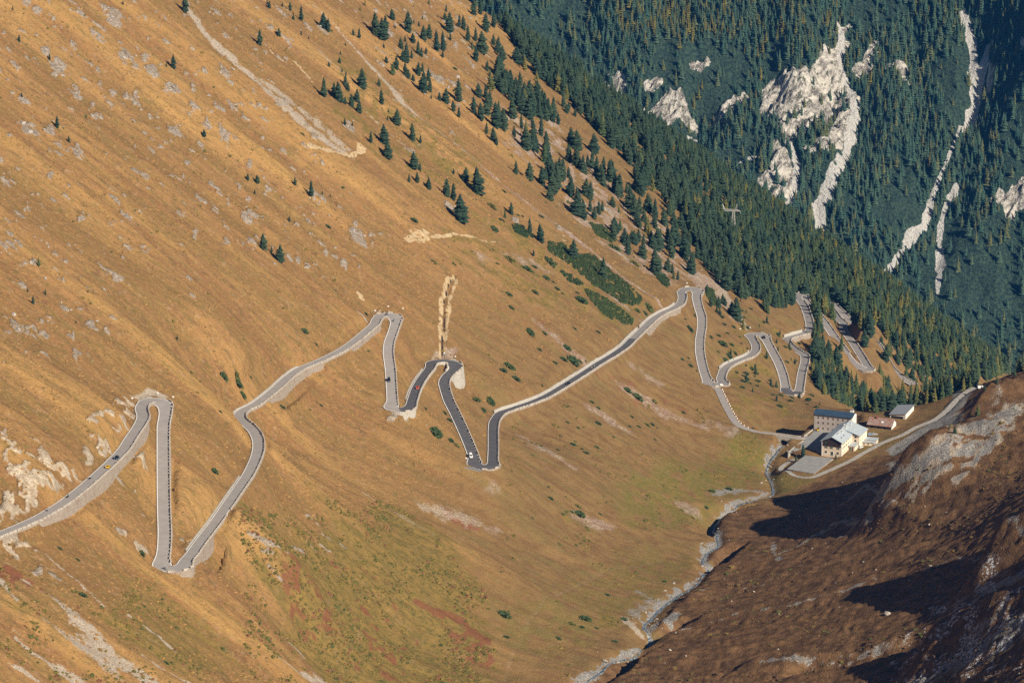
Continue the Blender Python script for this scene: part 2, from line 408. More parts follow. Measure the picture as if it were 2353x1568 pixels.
# carve the benches
zroad = np.full(Z.shape, np.nan); droad = np.full(Z.shape, 1e9); hwr = np.full(Z.shape, HW)
def stamp(Pc, hws, rad=13.0):
    for p, hw in zip(Pc, np.broadcast_to(hws, len(Pc))):
        r0, r1 = np.searchsorted(gy, [p[1]-rad, p[1]+rad])
        c0, c1 = np.searchsorted(gs, [(p[0]-rad)/p[1], (p[0]+rad)/p[1]])
        w = (slice(max(r0-1, 0), r1+1), slice(max(c0-1, 0), c1+1))
        d = np.hypot(GX[w]-p[0], GY[w]-p[1]); m = d < droad[w]
        droad[w] = np.where(m, d, droad[w]); zroad[w] = np.where(m, p[2], zroad[w]); hwr[w] = np.where(m, hw, hwr[w])
for Pc, hw in ROADS: stamp(Pc, hw)
Znat = Z.copy(); znat = make_sampler(Znat)
m = droad < 12.0
e = droad - hwr
cut = np.where(e < .9, zroad-.3, zroad-.3+1.25*(e-.9))
Z = np.where(m, np.minimum(Z, cut), Z)
fill_w = np.where(e < .4, zroad-.3-6.0*np.clip(e, 0, 1), -1e9); fill_e = zroad-.55-1.15*np.clip(e-.5, 0, 12)
fill = np.where(wallz > .5, fill_w, np.maximum(fill_w, fill_e))
bridge_gap = np.hypot(GX-STREAM[1, 0], GY-STREAM[1, 1]) < 9.0
Z = np.where(m & ~bridge_gap, np.maximum(Z, fill), Z)
_u = proj(road_spur[:, 0], road_spur[:, 1], road_spur[:, 2])[0]; _k = int(np.argmin(np.abs(_u-1803))); _t, _r = frame(road_spur)
_dx, _dy = GX-road_spur[_k, 0], GY-road_spur[_k, 1]; _a = _dx*_t[_k, 0]+_dy*_t[_k, 1]; _b = _dx*_r[_k, 0]+_dy*_r[_k, 1]
Z = np.where((np.abs(_b) < 13) & (np.abs(_a) < 6), np.minimum(Z, road_spur[_k, 2]-4.7+2.2*np.clip(np.abs(_a)-2.6, 0, 9)+.25*np.clip(np.abs(_b)-6, 0, 9)), Z)
near_road = sstep(1.2, 4.5, np.where(m, e, 9.0))

# ------------------------------------------------------------------ ground cover maps (in plan, around surveyed outlines)
ch = {k: np.zeros(Z.shape, np.float32) for k in ('scree', 'rock', 'soil', 'green', 'red', 'brown', 'gravel', 'snow', 'meadow', 'cream', 'purple')}
def strip(k, s, hw, amp=1.0, soft=.5, nz=.6, sc=5.0, seed=1):
    poly = cast(PP(s)); hws = np.atleast_1d(np.asarray(hw, float)); w = window(poly, hws.max()*2.2+4)
    X, Y = GX[w], GY[w]; d, t = seg_dist(X, Y, poly); h = np.interp(t, np.linspace(0, 1, len(hws)), hws)
    q = d/h + nz*fbm(X/sc, Y/(sc*1.6), 4, seed) + .5*nz*fbm(X/1.7, Y/3.4, 2, seed+9)
    ch[k][w] = np.maximum(ch[k][w], amp*(1-sstep(1-soft, 1+soft, q)))
def area(k, s, amp=1.0, soft=6.0, nz=8.0, sc=14.0, seed=2, cover=1.0):
    poly = cast(PP(s)); w = window(poly, soft+nz+4); X, Y = GX[w], GY[w]
    d, _ = seg_dist(X, Y, np.r_[poly, poly[:1]]); sd = np.where(in_poly(X, Y, poly), d, -d) + nz*fbm(X/sc, Y/(sc*1.7), 4, seed)
    v = amp*sstep(-soft, soft, sd)
    if cover < 1: v = v*sstep(1-cover-.12, 1-cover+.12, .5+.9*fbm(X/5, Y/9, 4, seed+5)+.0)
    ch[k][w] = np.maximum(ch[k][w], v)
def blob(k, pts, amp=1.0, seed=3):
    for (u, v, r) in pts:
        p = cast([(u, v)])[0]; rr = r*p[1]/F; poly = np.array([p, p+1e-3]); w = window(poly, rr*2.6+3); X, Y = GX[w], GY[w]
        q = np.hypot((X-p[0])/rr, (Y-p[1])/(rr*2.2)) + .75*fbm(X/(rr*.55), Y/(rr*.9), 4, seed)
        ch[k][w] = np.maximum(ch[k][w], amp*(1-sstep(.6, 1.0, q)))
# pale scree chutes and trails on the big slope
strip('scree', "425,12 470,68 530,125 600,195 660,245 720,300 770,338 802,354", [3, 4.4, 5, 6, 7, 8.5, 9, 4], 1, .6, .8, 7)
strip('scree', "560,150 640,205 720,270 790,330", [3, 6, 8, 6], .7, .9, .9)
strip('soil', "706,346 735,350 762,352 800,357 835,342", [1.5, 2.6, 1.5, 1.6, 2.5], 1, .4, .9)
strip('soil', "938,556 960,545 985,535", [2, 4, 2], .9, .7, 1.2, 3); strip('soil', "960,552 1000,545 1050,541 1110,547 1140,550", [2.2, 1.5, 1.3, 1.1, .5], .9, .7, 1.1, 3)
strip('soil', "1044,630 1026,650 1014,695 1012,740 1009,800 1012,815", [.8, 1.7, 1.2, 1.1, 1.1, .7], .9, .7, 1.0, 3)
strip('soil', "1050,640 1032,690 1026,745 1022,800", [1.2, 1.3, 1.2, 1], .7, .5, .8)
strip('scree', "694,0 742,40 805,100 855,151 880,176 918,226 968,269 1043,327 1119,392 1170,440 1240,490 1295,528 1358,578 1434,641 1524,699", [1.1, 1.3, 1.5, 1.9, 3.4, 3.6, 1.4, 1.5, 1.6, 1.6, 2.2, 2.9, 3.0, 2.4, 1.2], .95, .6, .7)
strip('scree', "832,241 880,284 930,324", [.6, .8, 1.6], .8); strip('scree', "727,116 760,150 790,176", [.8, 2.0, 1.2], .8)
strip('soil', "674,133 690,148 704,163 718,180", [.8, 1.8, 1.4, .5], .8); strip('soil', "620,105 632,118", [1, 1.2], .8)
strip('scree', "1180,445 1250,505 1330,560 1400,615", [3, 5, 5, 2], .5, .8, 1.0); strip('scree', "800,95 870,160 940,240", [2.4, 3, 2], .35, .9, 1)
strip('scree', "1040,320 1110,385 1190,455", [3, 4, 3], .45, .9, 1)
strip('soil', "1165,430 1200,455", [.8, .5], .7); strip('soil', "1262,538 1300,560", [1, .9], .8); strip('soil', "825,665 832,680", [1.6, 1.8], .9)
for s, hw in (("52,1318 103,1357 155,1396 193,1434 214,1460 245,1499 297,1537 335,1568", [1.5, 2, 3, 4.5, 5, 7, 6, 5]), ("34,1463 77,1499 116,1527 144,1545 181,1570", [1, 1.4, 1.3, 4, 5]),
              ("0,1330 25,1360 40,1380", [2, 3, 1]), ("299,1414 322,1429 366,1457 395,1486", [1.2, 1.4, 1.2, 1.8]), ("325,1496 374,1532 438,1568", [.9, 1.3, 1.2]), ("20,1525 60,1550 85,1568", [1, 2, 2]),
              ("584,1383 618,1421 651,1455 677,1483 697,1504", [.7, 1.8, 2.0, 2.8, 1]), ("566,1455 618,1493 656,1522 695,1550 760,1570", [1.5, 2.2, 2.2, 3, 6]), ("100,1260 130,1290 180,1330 240,1390", [.8, .7, .9, .7]),
              ("130,1440 180,1480 250,1540", [4, 7, 5])):
    strip('scree', s, hw, .95, .6, .9, 4)
for s, hw in (("705,1179 718,1186 731,1199", 1.3), ("574,1233 592,1246 612,1254 640,1262 665,1275", [1, 1.2, 1, .6, .6]), ("677,1254 705,1266", 1.1), ("705,1243 720,1256", 1.5), ("738,1222 760,1236", .9), ("738,1248 757,1260", 1.2), ("620,1308 632,1318 645,1333", 1), ("780,1238 792,1250", .9), ("600,1270 625,1274", .7),
              ("80,1310 95,1302", 1.4), ("118,1312 135,1325", 1.6), ("140,1385 160,1410", .6), ("420,1230 452,1262 470,1290", .8)):
    strip('rock', s, hw, 1, .4, .8, 3); strip('scree', s, hw, 1, .4, .8, 3)
strip('scree', "1190,1130 1240,1165 1300,1200 1000,1150", [1], .0)
strip('scree', "740,1060 800,1105 860,1150 930,1195 1000,1235", [1, 1.6, 2, 3, 2], .5, .8, 1)
for s in ("1340,610 1370,640 1420,690 1480,745", "1420,880 1480,920 1560,960 1620,985", "1350,930 1400,965 1440,990", "1230,740 1300,800 1350,830", "1160,575 1230,605 1270,625", "1090,580 1140,610", "1200,1000 1260,1040 1320,1070", "1640,970 1690,1000", "1330,1190 1400,1205", "1560,1150 1600,1190", "980,1160 1080,1190 1140,1205", "1450,840 1520,880"):
    strip('scree', s, [4, 9, 8, 4], .62, 1, 1.3, 7)
area('scree', "1150,330 1250,420 1380,560 1480,640 1560,650 1600,600 1560,520 1470,480 1350,330 1230,230 1150,250", .7, 8, 14, 12, 8, .55)
area('scree', "1560,600 1640,640 1680,720 1600,660", .7, 4, 4); area('scree', "1620,670 1680,730 1720,760 1700,710 1650,640", .75, 2, 4)
ch['purple'] = np.maximum(ch['purple'], 0)
area('purple', "1100,300 1250,230 1560,500 1740,760 1720,1010 1600,1240 1150,1250 1000,1150 1050,900 1000,600", 1, 20, 20)
area('rock', "0,0 700,0 640,160 800,420 930,620 700,640 420,560 250,700 0,900", 1, 10, 30, 20, 43, .10)
area('rock', "780,0 1100,0 1160,200 1050,330 900,250", 1, 8, 20, 15, 44, .10)
strip('scree', "1150,1568 1190,1480 1215,1420 1260,1375 1330,1335 1400,1310 1600,1268", [1.6, 1.5, 1.4, 1.3, 1.3, 1.2, 1], .35, .8, .6)
# autumn heath
area('green', "540,1165 900,1150 1010,1240 1130,1380 1140,1600 780,1600 560,1290", .8, 22, 26, 22, 11)
area('green', "0,1330 160,1380 300,1330 360,1320 420,1400 560,1500 520,1568 420,1568 250,1440 120,1400 0,1480", .6, 14, 20, 16, 12)
area('green', "760,100 1000,260 1130,380 1120,470 900,380 760,250", .75, 10, 14, 16, 13, .5)
area('green', "1100,470 1500,700 1440,760 1200,700 1000,560", .75, 10, 14, 12, 14, .5)
area('green', "1690,700 1800,760 1780,900 1830,960 1700,960 1650,860", .75, 4, 8, 9, 15, .5)
for s in ("670,1395 720,1410 790,1455 770,1465 700,1430", "960,1390 1050,1400 1130,1470 1120,1530 1040,1480", "750,1280 820,1300 880,1330 800,1310", "0,1290 60,1310 110,1350 30,1350", "290,1450 350,1455 320,1475", "1010,1165 1100,1210 1060,1200"):
    area('red', s, .95, 3, 7, 7, 21, .75)
area('red', "600,1330 900,1330 1100,1500 900,1568 700,1480", .8, 8, 12, 7, 22, .3)
area('red', "0,200 300,400 500,650 350,700 100,500", .4, 10, 18, 16, 23, .35); area('red', "1350,840 1500,870 1620,960 1500,960 1380,900", .6, 6, 10, 9, 24, .45)
area('red', "1180,700 1290,740 1360,820 1290,830 1200,770", .5, 6, 10, 9, 25, .5)
area('meadow', "1400,1110 1560,1060 1700,1000 1765,1010 1760,1100 1690,1140 1600,1200 1450,1210", .85, 8, 12, 16, 31, .7)
area('meadow', "1240,1340 1500,1240 1610,1260 1560,1340 1420,1450 1250,1500 1180,1480", .5, 8, 14, 16, 32, .6)
area('meadow', "1775,1095 1830,1100 1880,1100 1800,1130 1772,1125", .8, 2, 3); area('meadow', "1905,990 2060,1000 2150,960 2000,1060", .5, 3, 5, 6, 33, .6)
blob('meadow', [(1715,1022,36), (1690,1060,30), (1745,1045,18)], 1.0, 34)
for (u, v, r) in ((1660,1100,40), (1720,1020,30), (1395,1425,30), (1300,1190,14), (640,1230,18)): blob('green', [(u, v, r)], .8)
# outcrops
def cr(s, u0, v0, k): return [(u0+float(a.split(',')[0])*k, v0+float(a.split(',')[1])*k, float(a.split(',')[2])*k) for a in s.split()]
OUT = cr("1040,150,100 1160,520,75 540,620,90 430,480,60 700,850,60 1030,850,48 1165,875,42 1570,830,70 260,1200,110 450,1190,65 700,1390,80 140,620,50 220,930,60 1600,1180,70 1790,1020,50 2060,680,60 1390,660,80 1250,930,50 860,1040,50 1900,1180,45 2050,1260,60 1980,100,60 1330,520,40 240,40,50 350,110,40 740,150,50 1240,640,40", 0, 0, .2513)
OUT += cr("1310,60,60 1150,425,50 40,60,60 250,310,30 830,1390,60 150,1430,80 1730,1010,40 2260,440,60 1760,1150,40 2300,650,50 500,760,30 300,860,50 370,1400,40 40,720,60 1650,400,36 2060,530,24 1000,510,25 590,1250,50", 0, 389.9, .2513)
OUT += cr("610,250,50 690,280,50 1850,320,62 1010,600,90 470,810,40 630,850,28 560,870,34 900,860,40 1060,660,50 60,400,60 370,625,20 1000,510,30", 566, 389.9, .2513)
OUT += cr("1740,720,130 1880,740,60 700,260,60 1300,290,70 940,1150,60 560,230,50 320,120,50 1500,1340,50 1240,600,40", 566, 0, .2513)
OUT += cr("1050,430,60 960,120,70 550,50,50 1850,1010,50 1590,760,40 1480,560,50 200,490,40 610,610,40", 1132, 377.3, .2513)
blob('rock', OUT, 1.0)
for s in ("0,1010 45,985 110,1050 175,1075 190,1095 120,1140 40,1180 0,1190", "185,985 215,960 270,990 300,945 322,930 330,905 280,905 240,940 190,1030 200,1060 260,1020", "280,1225 320,1215 345,1240 320,1260 290,1245", "0,1235 60,1240 110,1255 60,1275 0,1270", "255,1095 290,1110 310,1150 330,1170 310,1120", "300,1050 330,1040 345,1075 330,1090", "865,700 880,708 900,705 870,722 845,735 820,720", "925,940 900,945 890,960 930,975"):
    area('rock', s, 1, 2, 7, 5, 41, .46); area('cream', s, 1, 6, 3)
area('scree', "300,895 340,880 395,905 340,910", .9, 1.5, 3); area('scree', "985,820 1000,795 1050,800 1040,815 1000,815", .7, 1.5, 3)
area('gravel', "897,940 925,943 912,960 895,955", .8, 1, 1); area('gravel', "1085,1075 1118,1076 1100,1092 1070,1088", .8, 1, 2); area('scree', "1060,1085 1110,1085 1150,1130 1100,1150", .5, 4, 8, 8, 42, .7)
# the shaded mountainside across the stream
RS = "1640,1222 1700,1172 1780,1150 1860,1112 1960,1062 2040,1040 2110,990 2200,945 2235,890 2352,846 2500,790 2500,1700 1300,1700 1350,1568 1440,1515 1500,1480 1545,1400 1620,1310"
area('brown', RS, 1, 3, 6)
for s, hw, a in (("2352,880 2290,930 2230,970", [3, 4, 3], .5), ("2352,1440 2270,1480 2190,1530 2130,1575", [12, 14, 12, 8], 1), ("2352,1330 2250,1375 2150,1420", [7, 7, 3], .7),
                 ("1780,1245 1776,1270 1790,1290", [1.4, 1.2, 1.6], 1), ("1560,1385 1640,1352 1800,1340", [.8, .6, .4], .7), ("1565,1450 1700,1412 1850,1390 1960,1352 2010,1335", [1, .7, .8, 1.6, 2], .8), ("1750,1528 1830,1522 1960,1524 2080,1480", [2, 2.6, 2.4, 2], .7), ("2352,1235 2200,1290 2120,1325", [2, 2, 1], .6), ("1500,1440 1560,1410 1540,1440", [2.5, 2], .9),
                 ("1880,1180 1960,1140 2010,1115", [1, 1.6, 1], .9), ("1940,1140 2000,1120", [1, 1], .8), ("2050,1062 2060,1080 2056,1095", [3, 3, 1], .7), ("2290,895 2200,945 2150,980", [2, 2, 1.6], .6)):
    strip('scree', s, hw, a, .7, 1.1, 4, 6); strip('gravel', s, hw, a, .7, 1.1, 4, 6)
area('snow', "2352,1270 2250,1300 2130,1370 2060,1480 2000,1568 2400,1600 2450,1270", 1, 10, 16, 12, 51, .55)
for p_, h_ in (("2340,945 2290,965 2220,1000 2150,1050 2090,1095 2020,1150 1940,1195 1860,1240 1790,1275", [7, 9, 8, 8, 7, 6, 4, 2.4, 1.6]), ("2300,960 2250,1010 2190,1065 2120,1120 2040,1170 1960,1215 1900,1250", [5, 7, 7, 6, 5, 3.5, 2]), ("2335,950 2300,1000 2240,1070 2200,1110", [6, 6, 4, 3]), ("2060,1090 1990,1112 1940,1152", [1.2, 1.6, 1])):
    strip('scree', p_, h_, 1, .8, 1.0, 3.5, 54); strip('gravel', p_, [q*.8 for q in h_], .8, .8, 1.0, 3.5, 55)
# stream gravel, tracks, yard
strip('gravel', "1800,1018 1783,1032 1768,1052 1762,1075 1770,1100 1776,1128 1745,1140 1690,1158 1655,1185 1638,1215 1650,1245 1622,1262 1612,1290 1630,1305 1600,1335 1560,1360 1520,1385 1495,1410", [2.4, 1.6, 1.1, 1.1, 1.3, 2.0, 2.2, 2.4, 2.6, 2.4, 2.0, 1.7, 2.2, 2.2, 1.5], 1, .9, 1.5, 3)
strip('gravel', "1495,1410 1478,1430 1490,1455 1495,1475 1470,1490 1430,1505 1380,1535 1340,1568 1290,1610", [1.2, 1.2, 1.2, 1.3, 1.3, 3, 4, 3], 1, .9, 1.5, 3)
strip('gravel', "1640,1135 1700,1125 1750,1130", [3, 5, 3], .7, .9, 1.2); strip('gravel', "1470,1360 1500,1375 1440,1420", [4, 5, 4], .6, .9, 1.2); strip('scree', "1440,1420 1460,1445 1470,1460", [3, 4, 2], .9, .6, .8)
area('gravel', "2030,1035 2075,1010 2110,985 2150,960 2190,948 2205,960 2150,1000 2100,1022 2050,1045", .9, 3, 3); area('gravel', "2155,955 2190,915 2230,885 2250,886 2215,925 2180,958", .9, 2, 3)
area('soil', "1880,1520 1880,1520 1880,1521", 0)
_fr = -GX*.95+GY*.3; _cr = GX*.3+GY*.95
stripe = sstep(.44, .60, ridged((_cr+4*fbm(GX/20, GY/26, 3, 79))/3.4, _fr/34, 3, 80)); bz = ch['brown']*sstep(14, 24, Znat)
for k in ('scree', 'gravel'): ch[k] = (ch[k]*(1-bz*(1-(.04+.96*stripe)))).astype(np.float32)
gul = fbm((GX*.97-GY*.23)/150, (GX*.23+GY*.97)/36, 4, 61)
ch['gully'] = (gul*.5+.5).astype(np.float32); ch['ditch_shade'] = np.zeros(Z.shape, np.float32)
strip('ditch_shade', "1046,630 1030,657 1017,700 1020,740 1017,785 1014,812", [.35, .4, .35, .5, .55, .5], .9, .6, 1.0, 3)  # shadow line of the ditch, painted as a dark strip
# fine relief
fall = GX*.97-GY*.23; con = GX*.23+GY*.97
left = 1-ch['brown']
steep = sstep(-20, 60, Z-30)*left
dz = left*(.22+.78*steep)*(5.0*gul+1.7*fbm(fall/34, con/10, 3, 62)) + (.30+.25*steep)*fbm(GX/4.5, GY/6, 3, 63)
dz += ch['rock']*(3.0*ridged(GX/8, GY/10, 4, 64)-1.0) + ch['scree']*left*(-.35+.35*fbm(GX/2.5, GY/4, 2, 65))
wx = GX+5*fbm(GX/24, GY/30, 3, 71); wy = GY+7*fbm(GX/26, GY/30, 3, 72)
fr = -wx*.95+wy*.3; cr_ = wx*.3+wy*.95
hi = sstep(20, 110, Z)
dz += ch['brown']*((.35+.65*hi)*(3.4*ridged(cr_/26, fr/130, 3, 73)+2.8*ridged(cr_/8, fr/34, 3, 74)) + 1.0*ridged(fr/6.0+.9*fbm(GX/14, GY/20, 2, 77), cr_/22, 2, 75) + .6*fbm(GX/2.6, GY/4.5, 3, 76) + bz*1.6*ridged((_cr+4*fbm(GX/20, GY/26, 3, 79))/3.4, _fr/34, 3, 80) - 2.4)
dz += ch['gravel']*.25*fbm(GX/2, GY/3, 3, 78)
flat = np.ones(Z.shape)
for poly in (LOT,):
    w = window(poly, 6); flat[w] *= 1-np.where(in_poly(GX[w], GY[w], poly), 1, 0)
py = np.array([at_z(u, v, YZ) for u, v in PP("1835,1015 1865,972 2060,950 2110,935 2062,990 1985,1045 1890,1055 1840,1040")]); w = window(py, 4)
flat[w] *= 1-.93*in_poly(GX[w], GY[w], py)
Z = Z + dz*near_road*flat
# gravel tracks: a smooth bench laid on the ground
zf = make_sampler(Z)
def track_on_ground(s, hw, smooth=3.0):
    c = cast(PP(s), zf); Pc = resample(c, 1.5, smooth); k = np.ones(9)/9
    zz = zf(Pc[:, 0], Pc[:, 1]); zz = np.convolve(np.r_[np.repeat(zz[0], 4), zz, np.repeat(zz[-1], 4)], k, 'valid'); Pc[:, 2] = zz+.15
    return Pc
track_main = track_on_ground(TRACKS_PX[0][0], 1.7)
droad[:] = 1e9; zroad[:] = np.nan
stamp(track_main, 1.7, 6.0)
k = 1-sstep(1.9, 4.5, droad); Z = np.where(droad < 6, Z*(1-k)+np.nan_to_num(zroad-.12)*k, Z)
zf = make_sampler(Z)
# ------------------------------------------------------------------ ground material
FALL = (.80, -.19, -.57); CONT = (.23, .97, 0.0); NORM = (.55, -.13, .82)
m = NT('ground'); P_ = m.pos()
q = m.axes(P_, FALL, CONT, NORM)
def scaled(m, v, s):
    d = m.n('ShaderNodeVectorMath', operation='MULTIPLY'); m.L(v, d.inputs[0]); d.inputs[1].default_value = s; return d.outputs[0]
qs = scaled(m, q, (.17, 1, .5)); qm = scaled(m, q, (.62, 1, .9))
big = m.noise(qs, .055, 5, .6); mid = m.noise(qm, .16, 5, .62); fine = m.noise(qm, .75, 4, .65); spk = m.noise(P_, 1.1, 3, .7); spk2 = m.noise(P_, .33, 4, .65)
m1, m2, m3, m4 = m.rgb('m1'), m.rgb('m2'), m.rgb('m3'), m.rgb('m4')
G_GOLD, G_TAN, G_OR, G_OL, G_BR = (.405, .235, .082), (.310, .172, .068), (.245, .126, .052), (.150, .106, .036), (.130, .071, .036)
hue = m.noise(qs, .018, 4, .55); big2 = m.noise(qs, .11, 5, .6)
c = m.mix(m.ramp(hue, .38, .62), G_OR, G_TAN)
c = m.mix(m.math('MULTIPLY', m.ramp(big, .47, .66), .75), c, G_GOLD)
c = m.mix(m.math('MULTIPLY', m.ramp(big2, .50, .68), .7), c, G_OL)
c = m.mix(m.math('MULTIPLY', m.ramp(mid, .50, .68), .75), c, G_BR)
m5 = m.rgb('m5'); c = m.mix(m.math('MULTIPLY', m.math('SUBTRACT', 1.0, m.ramp(m.math('ADD', m5[0], m.math('MULTIPLY', m.math('SUBTRACT', mid, .5), .35)), .36, .56)), .55), c, (.175, .105, .038))
c = m.mix(m.math('MULTIPLY', m.ramp(m5[0], .55, .72), .45), c, (.46, .27, .09))
c = m.mix(m.math('MULTIPLY', m.ramp(fine, .48, .70), .5), c, (.46, .285, .105))
c = m.mix(m.math('MULTIPLY', m.ramp(m.noise(qm, .22, 5, .7), .53, .64), .62), c, (.15, .118, .042))
c = m.mix(m.math('MULTIPLY', m.ramp(spk2, .56, .68), .6), c, (.14, .105, .035))
c = m.mix(m.math('MULTIPLY', m.ramp(m.noise(P_, .21, 5, .7), .57, .68), .5), c, (.36, .245, .15))
c = m.mix(m.math('MULTIPLY', m.ramp(spk, .50, .68), .55), c, (.17, .085, .036))
low = m.mix(m.ramp(mid, .35, .62), (.165, .094, .040), (.225, .138, .056)); low = m.mix(m.math('MULTIPLY', m.ramp(big2, .48, .66), .6), low, (.16, .125, .045)); low = m.mix(m.math('MULTIPLY', m.ramp(spk, .5, .7), .5), low, (.11, .062, .03))
low = m.mix(m.math('MULTIPLY', m.ramp(fine, .55, .72), .5), low, (.26, .185, .105))
c = m.mix(m4[1], c, low)
c = m.mix(m.math('MULTIPLY', m3[2], .75), c, m.mix(m.ramp(spk2, .35, .65), (.20, .145, .040), (.105, .120, .026)))
gpat = m.math('ADD', big2, m.math('MULTIPLY', m.math('SUBTRACT', m2[0], .5), .8))
hth = m.mix(m.ramp(m.noise(qm, .3, 5, .7), .40, .60), (.225, .150, .042), (.135, .105, .030)); hth = m.mix(m.math('MULTIPLY', m.ramp(spk2, .52, .64), .8), hth, (.072, .072, .020)); hth = m.mix(m.math('MULTIPLY', m.ramp(mid, .56, .68), .7), hth, (.24, .16, .07))
c = m.mix(m.math('MULTIPLY', m.ramp(gpat, .36, .72), .82), c, hth)
c = m.mix(m.math('MULTIPLY', m.ramp(m.math('MULTIPLY', m2[1], m.math('ADD', spk2, .45)), .35, .8), .65), c, (.19, .058, .038))
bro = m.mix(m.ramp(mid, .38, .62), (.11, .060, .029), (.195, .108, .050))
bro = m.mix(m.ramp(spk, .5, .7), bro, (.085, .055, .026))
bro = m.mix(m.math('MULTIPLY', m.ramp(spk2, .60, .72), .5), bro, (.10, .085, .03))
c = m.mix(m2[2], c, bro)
grit = m.mix(m.ramp(spk, .35, .7), (.27, .215, .16), (.45, .38, .30))
pur = m.mix(m.math('MULTIPLY', m4[2], m.ramp(spk2, .36, .60)), grit, (.24, .155, .12))
c = m.mix(m.ramp(m.math('ADD', m1[0], m.math('MULTIPLY', m.math('SUBTRACT', spk, .5), 1.2)), .3, .8), c, pur)
rk = m.mix(m.ramp(m.noise(P_, .45, 5, .7), .35, .65), (.20, .16, .125), (.41, .34, .27))
rk = m.mix(m4[0], rk, m.mix(m.ramp(spk2, .35, .65), (.36, .27, .18), (.60, .50, .37)))
c = m.mix(m.ramp(m.math('ADD', m1[1], m.math('MULTIPLY', m.math('SUBTRACT', spk, .5), .8)), .3, .7), c, rk)
c = m.mix(m.ramp(m.math('ADD', m1[2], m.math('MULTIPLY', m.math('SUBTRACT', spk, .5), .5)), .35, .7), c, m.mix(m.ramp(spk2, .35, .65), (.40, .28, .15), (.50, .38, .23)))
grv = m.mix(m.ramp(spk, .35, .68), (.12, .112, .105), (.34, .32, .295))
c = m.mix(m.ramp(m.math('ADD', m3[0], m.math('MULTIPLY', m.math('SUBTRACT', spk, .5), .6)), .3, .75), c, grv)
c = m.mix(m.ramp(m.math('MULTIPLY', m3[1], m.noise(P_, .55, 5, .7)), .50, .60), c, (.62, .64, .68))
c = m.mix(m.ramp(m5[1], .3, .7), c, (.045, .032, .024))  # ditch shadow painted into the ground colour
m.color(c); m.b.inputs['Roughness'].default_value = .95; m.b.inputs['Specular IOR Level'].default_value = .05
hgt = m.math('ADD', m.math('MULTIPLY', fine, .6), m.math('ADD', spk, m.math('MULTIPLY', m.noise(P_, .45, 5, .7), m.math('ADD', m.math('MULTIPLY', m1[1], 2.5), .8))))
m.bump(hgt, .9, .8)
MAT_GROUND = m.m

ch['low'] = (sstep(0, 1, np.clip((135-Znat)/80, 0, 1))*sstep(-110, 40, GX+.12*(GY-2000))).astype(np.float32)
idx = np.arange(NR*NCC).reshape(NR, NCC)
Fq = np.stack([idx[:-1, :-1], idx[:-1, 1:], idx[1:, 1:], idx[1:, :-1]], -1).reshape(-1, 4)
me = mesh_np('mountain_terrain', np.c_[GX.ravel(), GY.ravel(), Z.ravel()], Fq, MAT_GROUND, True)
R = lambda k: ch[k].ravel()
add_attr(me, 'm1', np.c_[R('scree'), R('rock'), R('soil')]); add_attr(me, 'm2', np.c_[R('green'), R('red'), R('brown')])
add_attr(me, 'm3', np.c_[R('gravel'), R('snow'), R('meadow')]); add_attr(me, 'm4', np.c_[R('cream'), R('low'), R('purple')])
add_attr(me, 'm5', np.c_[R('gully'), R('ditch_shade'), R('ditch_shade')])
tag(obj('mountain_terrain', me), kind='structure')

# ------------------------------------------------------------------ road surface, edge lines
m = NT('asphalt'); P_ = m.pos(); tone = m.attr('tone').outputs['Fac']
n1 = m.noise(P_, .25, 4, .6); n2 = m.noise(P_, 2.5, 3, .6)
old = m.mix(m.ramp(n1, .3, .7), (.30, .272, .252), (.35, .32, .30)); new = m.mix(m.ramp(n1, .3, .7), (.078, .076, .083), (.105, .10, .106))
c = m.mix(tone, old, new); c = m.mix(m.math('MULTIPLY', n2, .25), c, (.1, .1, .1)); m.color(c); m.b.inputs['Roughness'].default_value = .85
MAT_ASPHALT = m.m
m = NT('road_paint'); P_ = m.pos(); m.color(m.mix(m.ramp(m.noise(P_, .8, 4, .7), .5, .75), (.74, .71, .66), (.36, .33, .3))); MAT_PAINT = m.m
def ribbon(Pc, a, b, dz, skirt=.35):
    T, Rr = frame(Pc); n_ = len(Pc); cols = [a, b] if not skirt else [a, a, b, b]; zz = [0, 0] if not skirt else [-skirt, 0, 0, -skirt]
    V = []
    for o_, z_ in zip(cols, zz): V.append(np.c_[Pc[:, :2]+Rr*np.reshape(o_, (-1, 1)), Pc[:, 2]+dz+z_])
    V = np.stack(V, 1); k = len(cols); idx = np.arange(n_*k).reshape(n_, k)
    return V.reshape(-1, 3), np.stack([idx[:-1, :-1], idx[:-1, 1:], idx[1:, 1:], idx[1:, :-1]], -1).reshape(-1, 4), k
RP = np.array(proj(road_main[:, 0], road_main[:, 1], road_main[:, 2])).T
def near_i(u, v, lo=0, hi=None):
    d = np.hypot(RP[lo:hi, 0]-u, RP[lo:hi, 1]-v); return lo+int(np.argmin(d))
i_dark0, i_dark1 = near_i(915, 941), near_i(1454, 777)
arc = np.arange(len(road_main)); tone = ((arc > i_dark0) & (arc < i_dark1)).astype(float)*1.0
i_g = near_i(1812, 902); tone[i_g-9:i_g+12] = .8
tone += .25*((arc > near_i(1454, 777)))
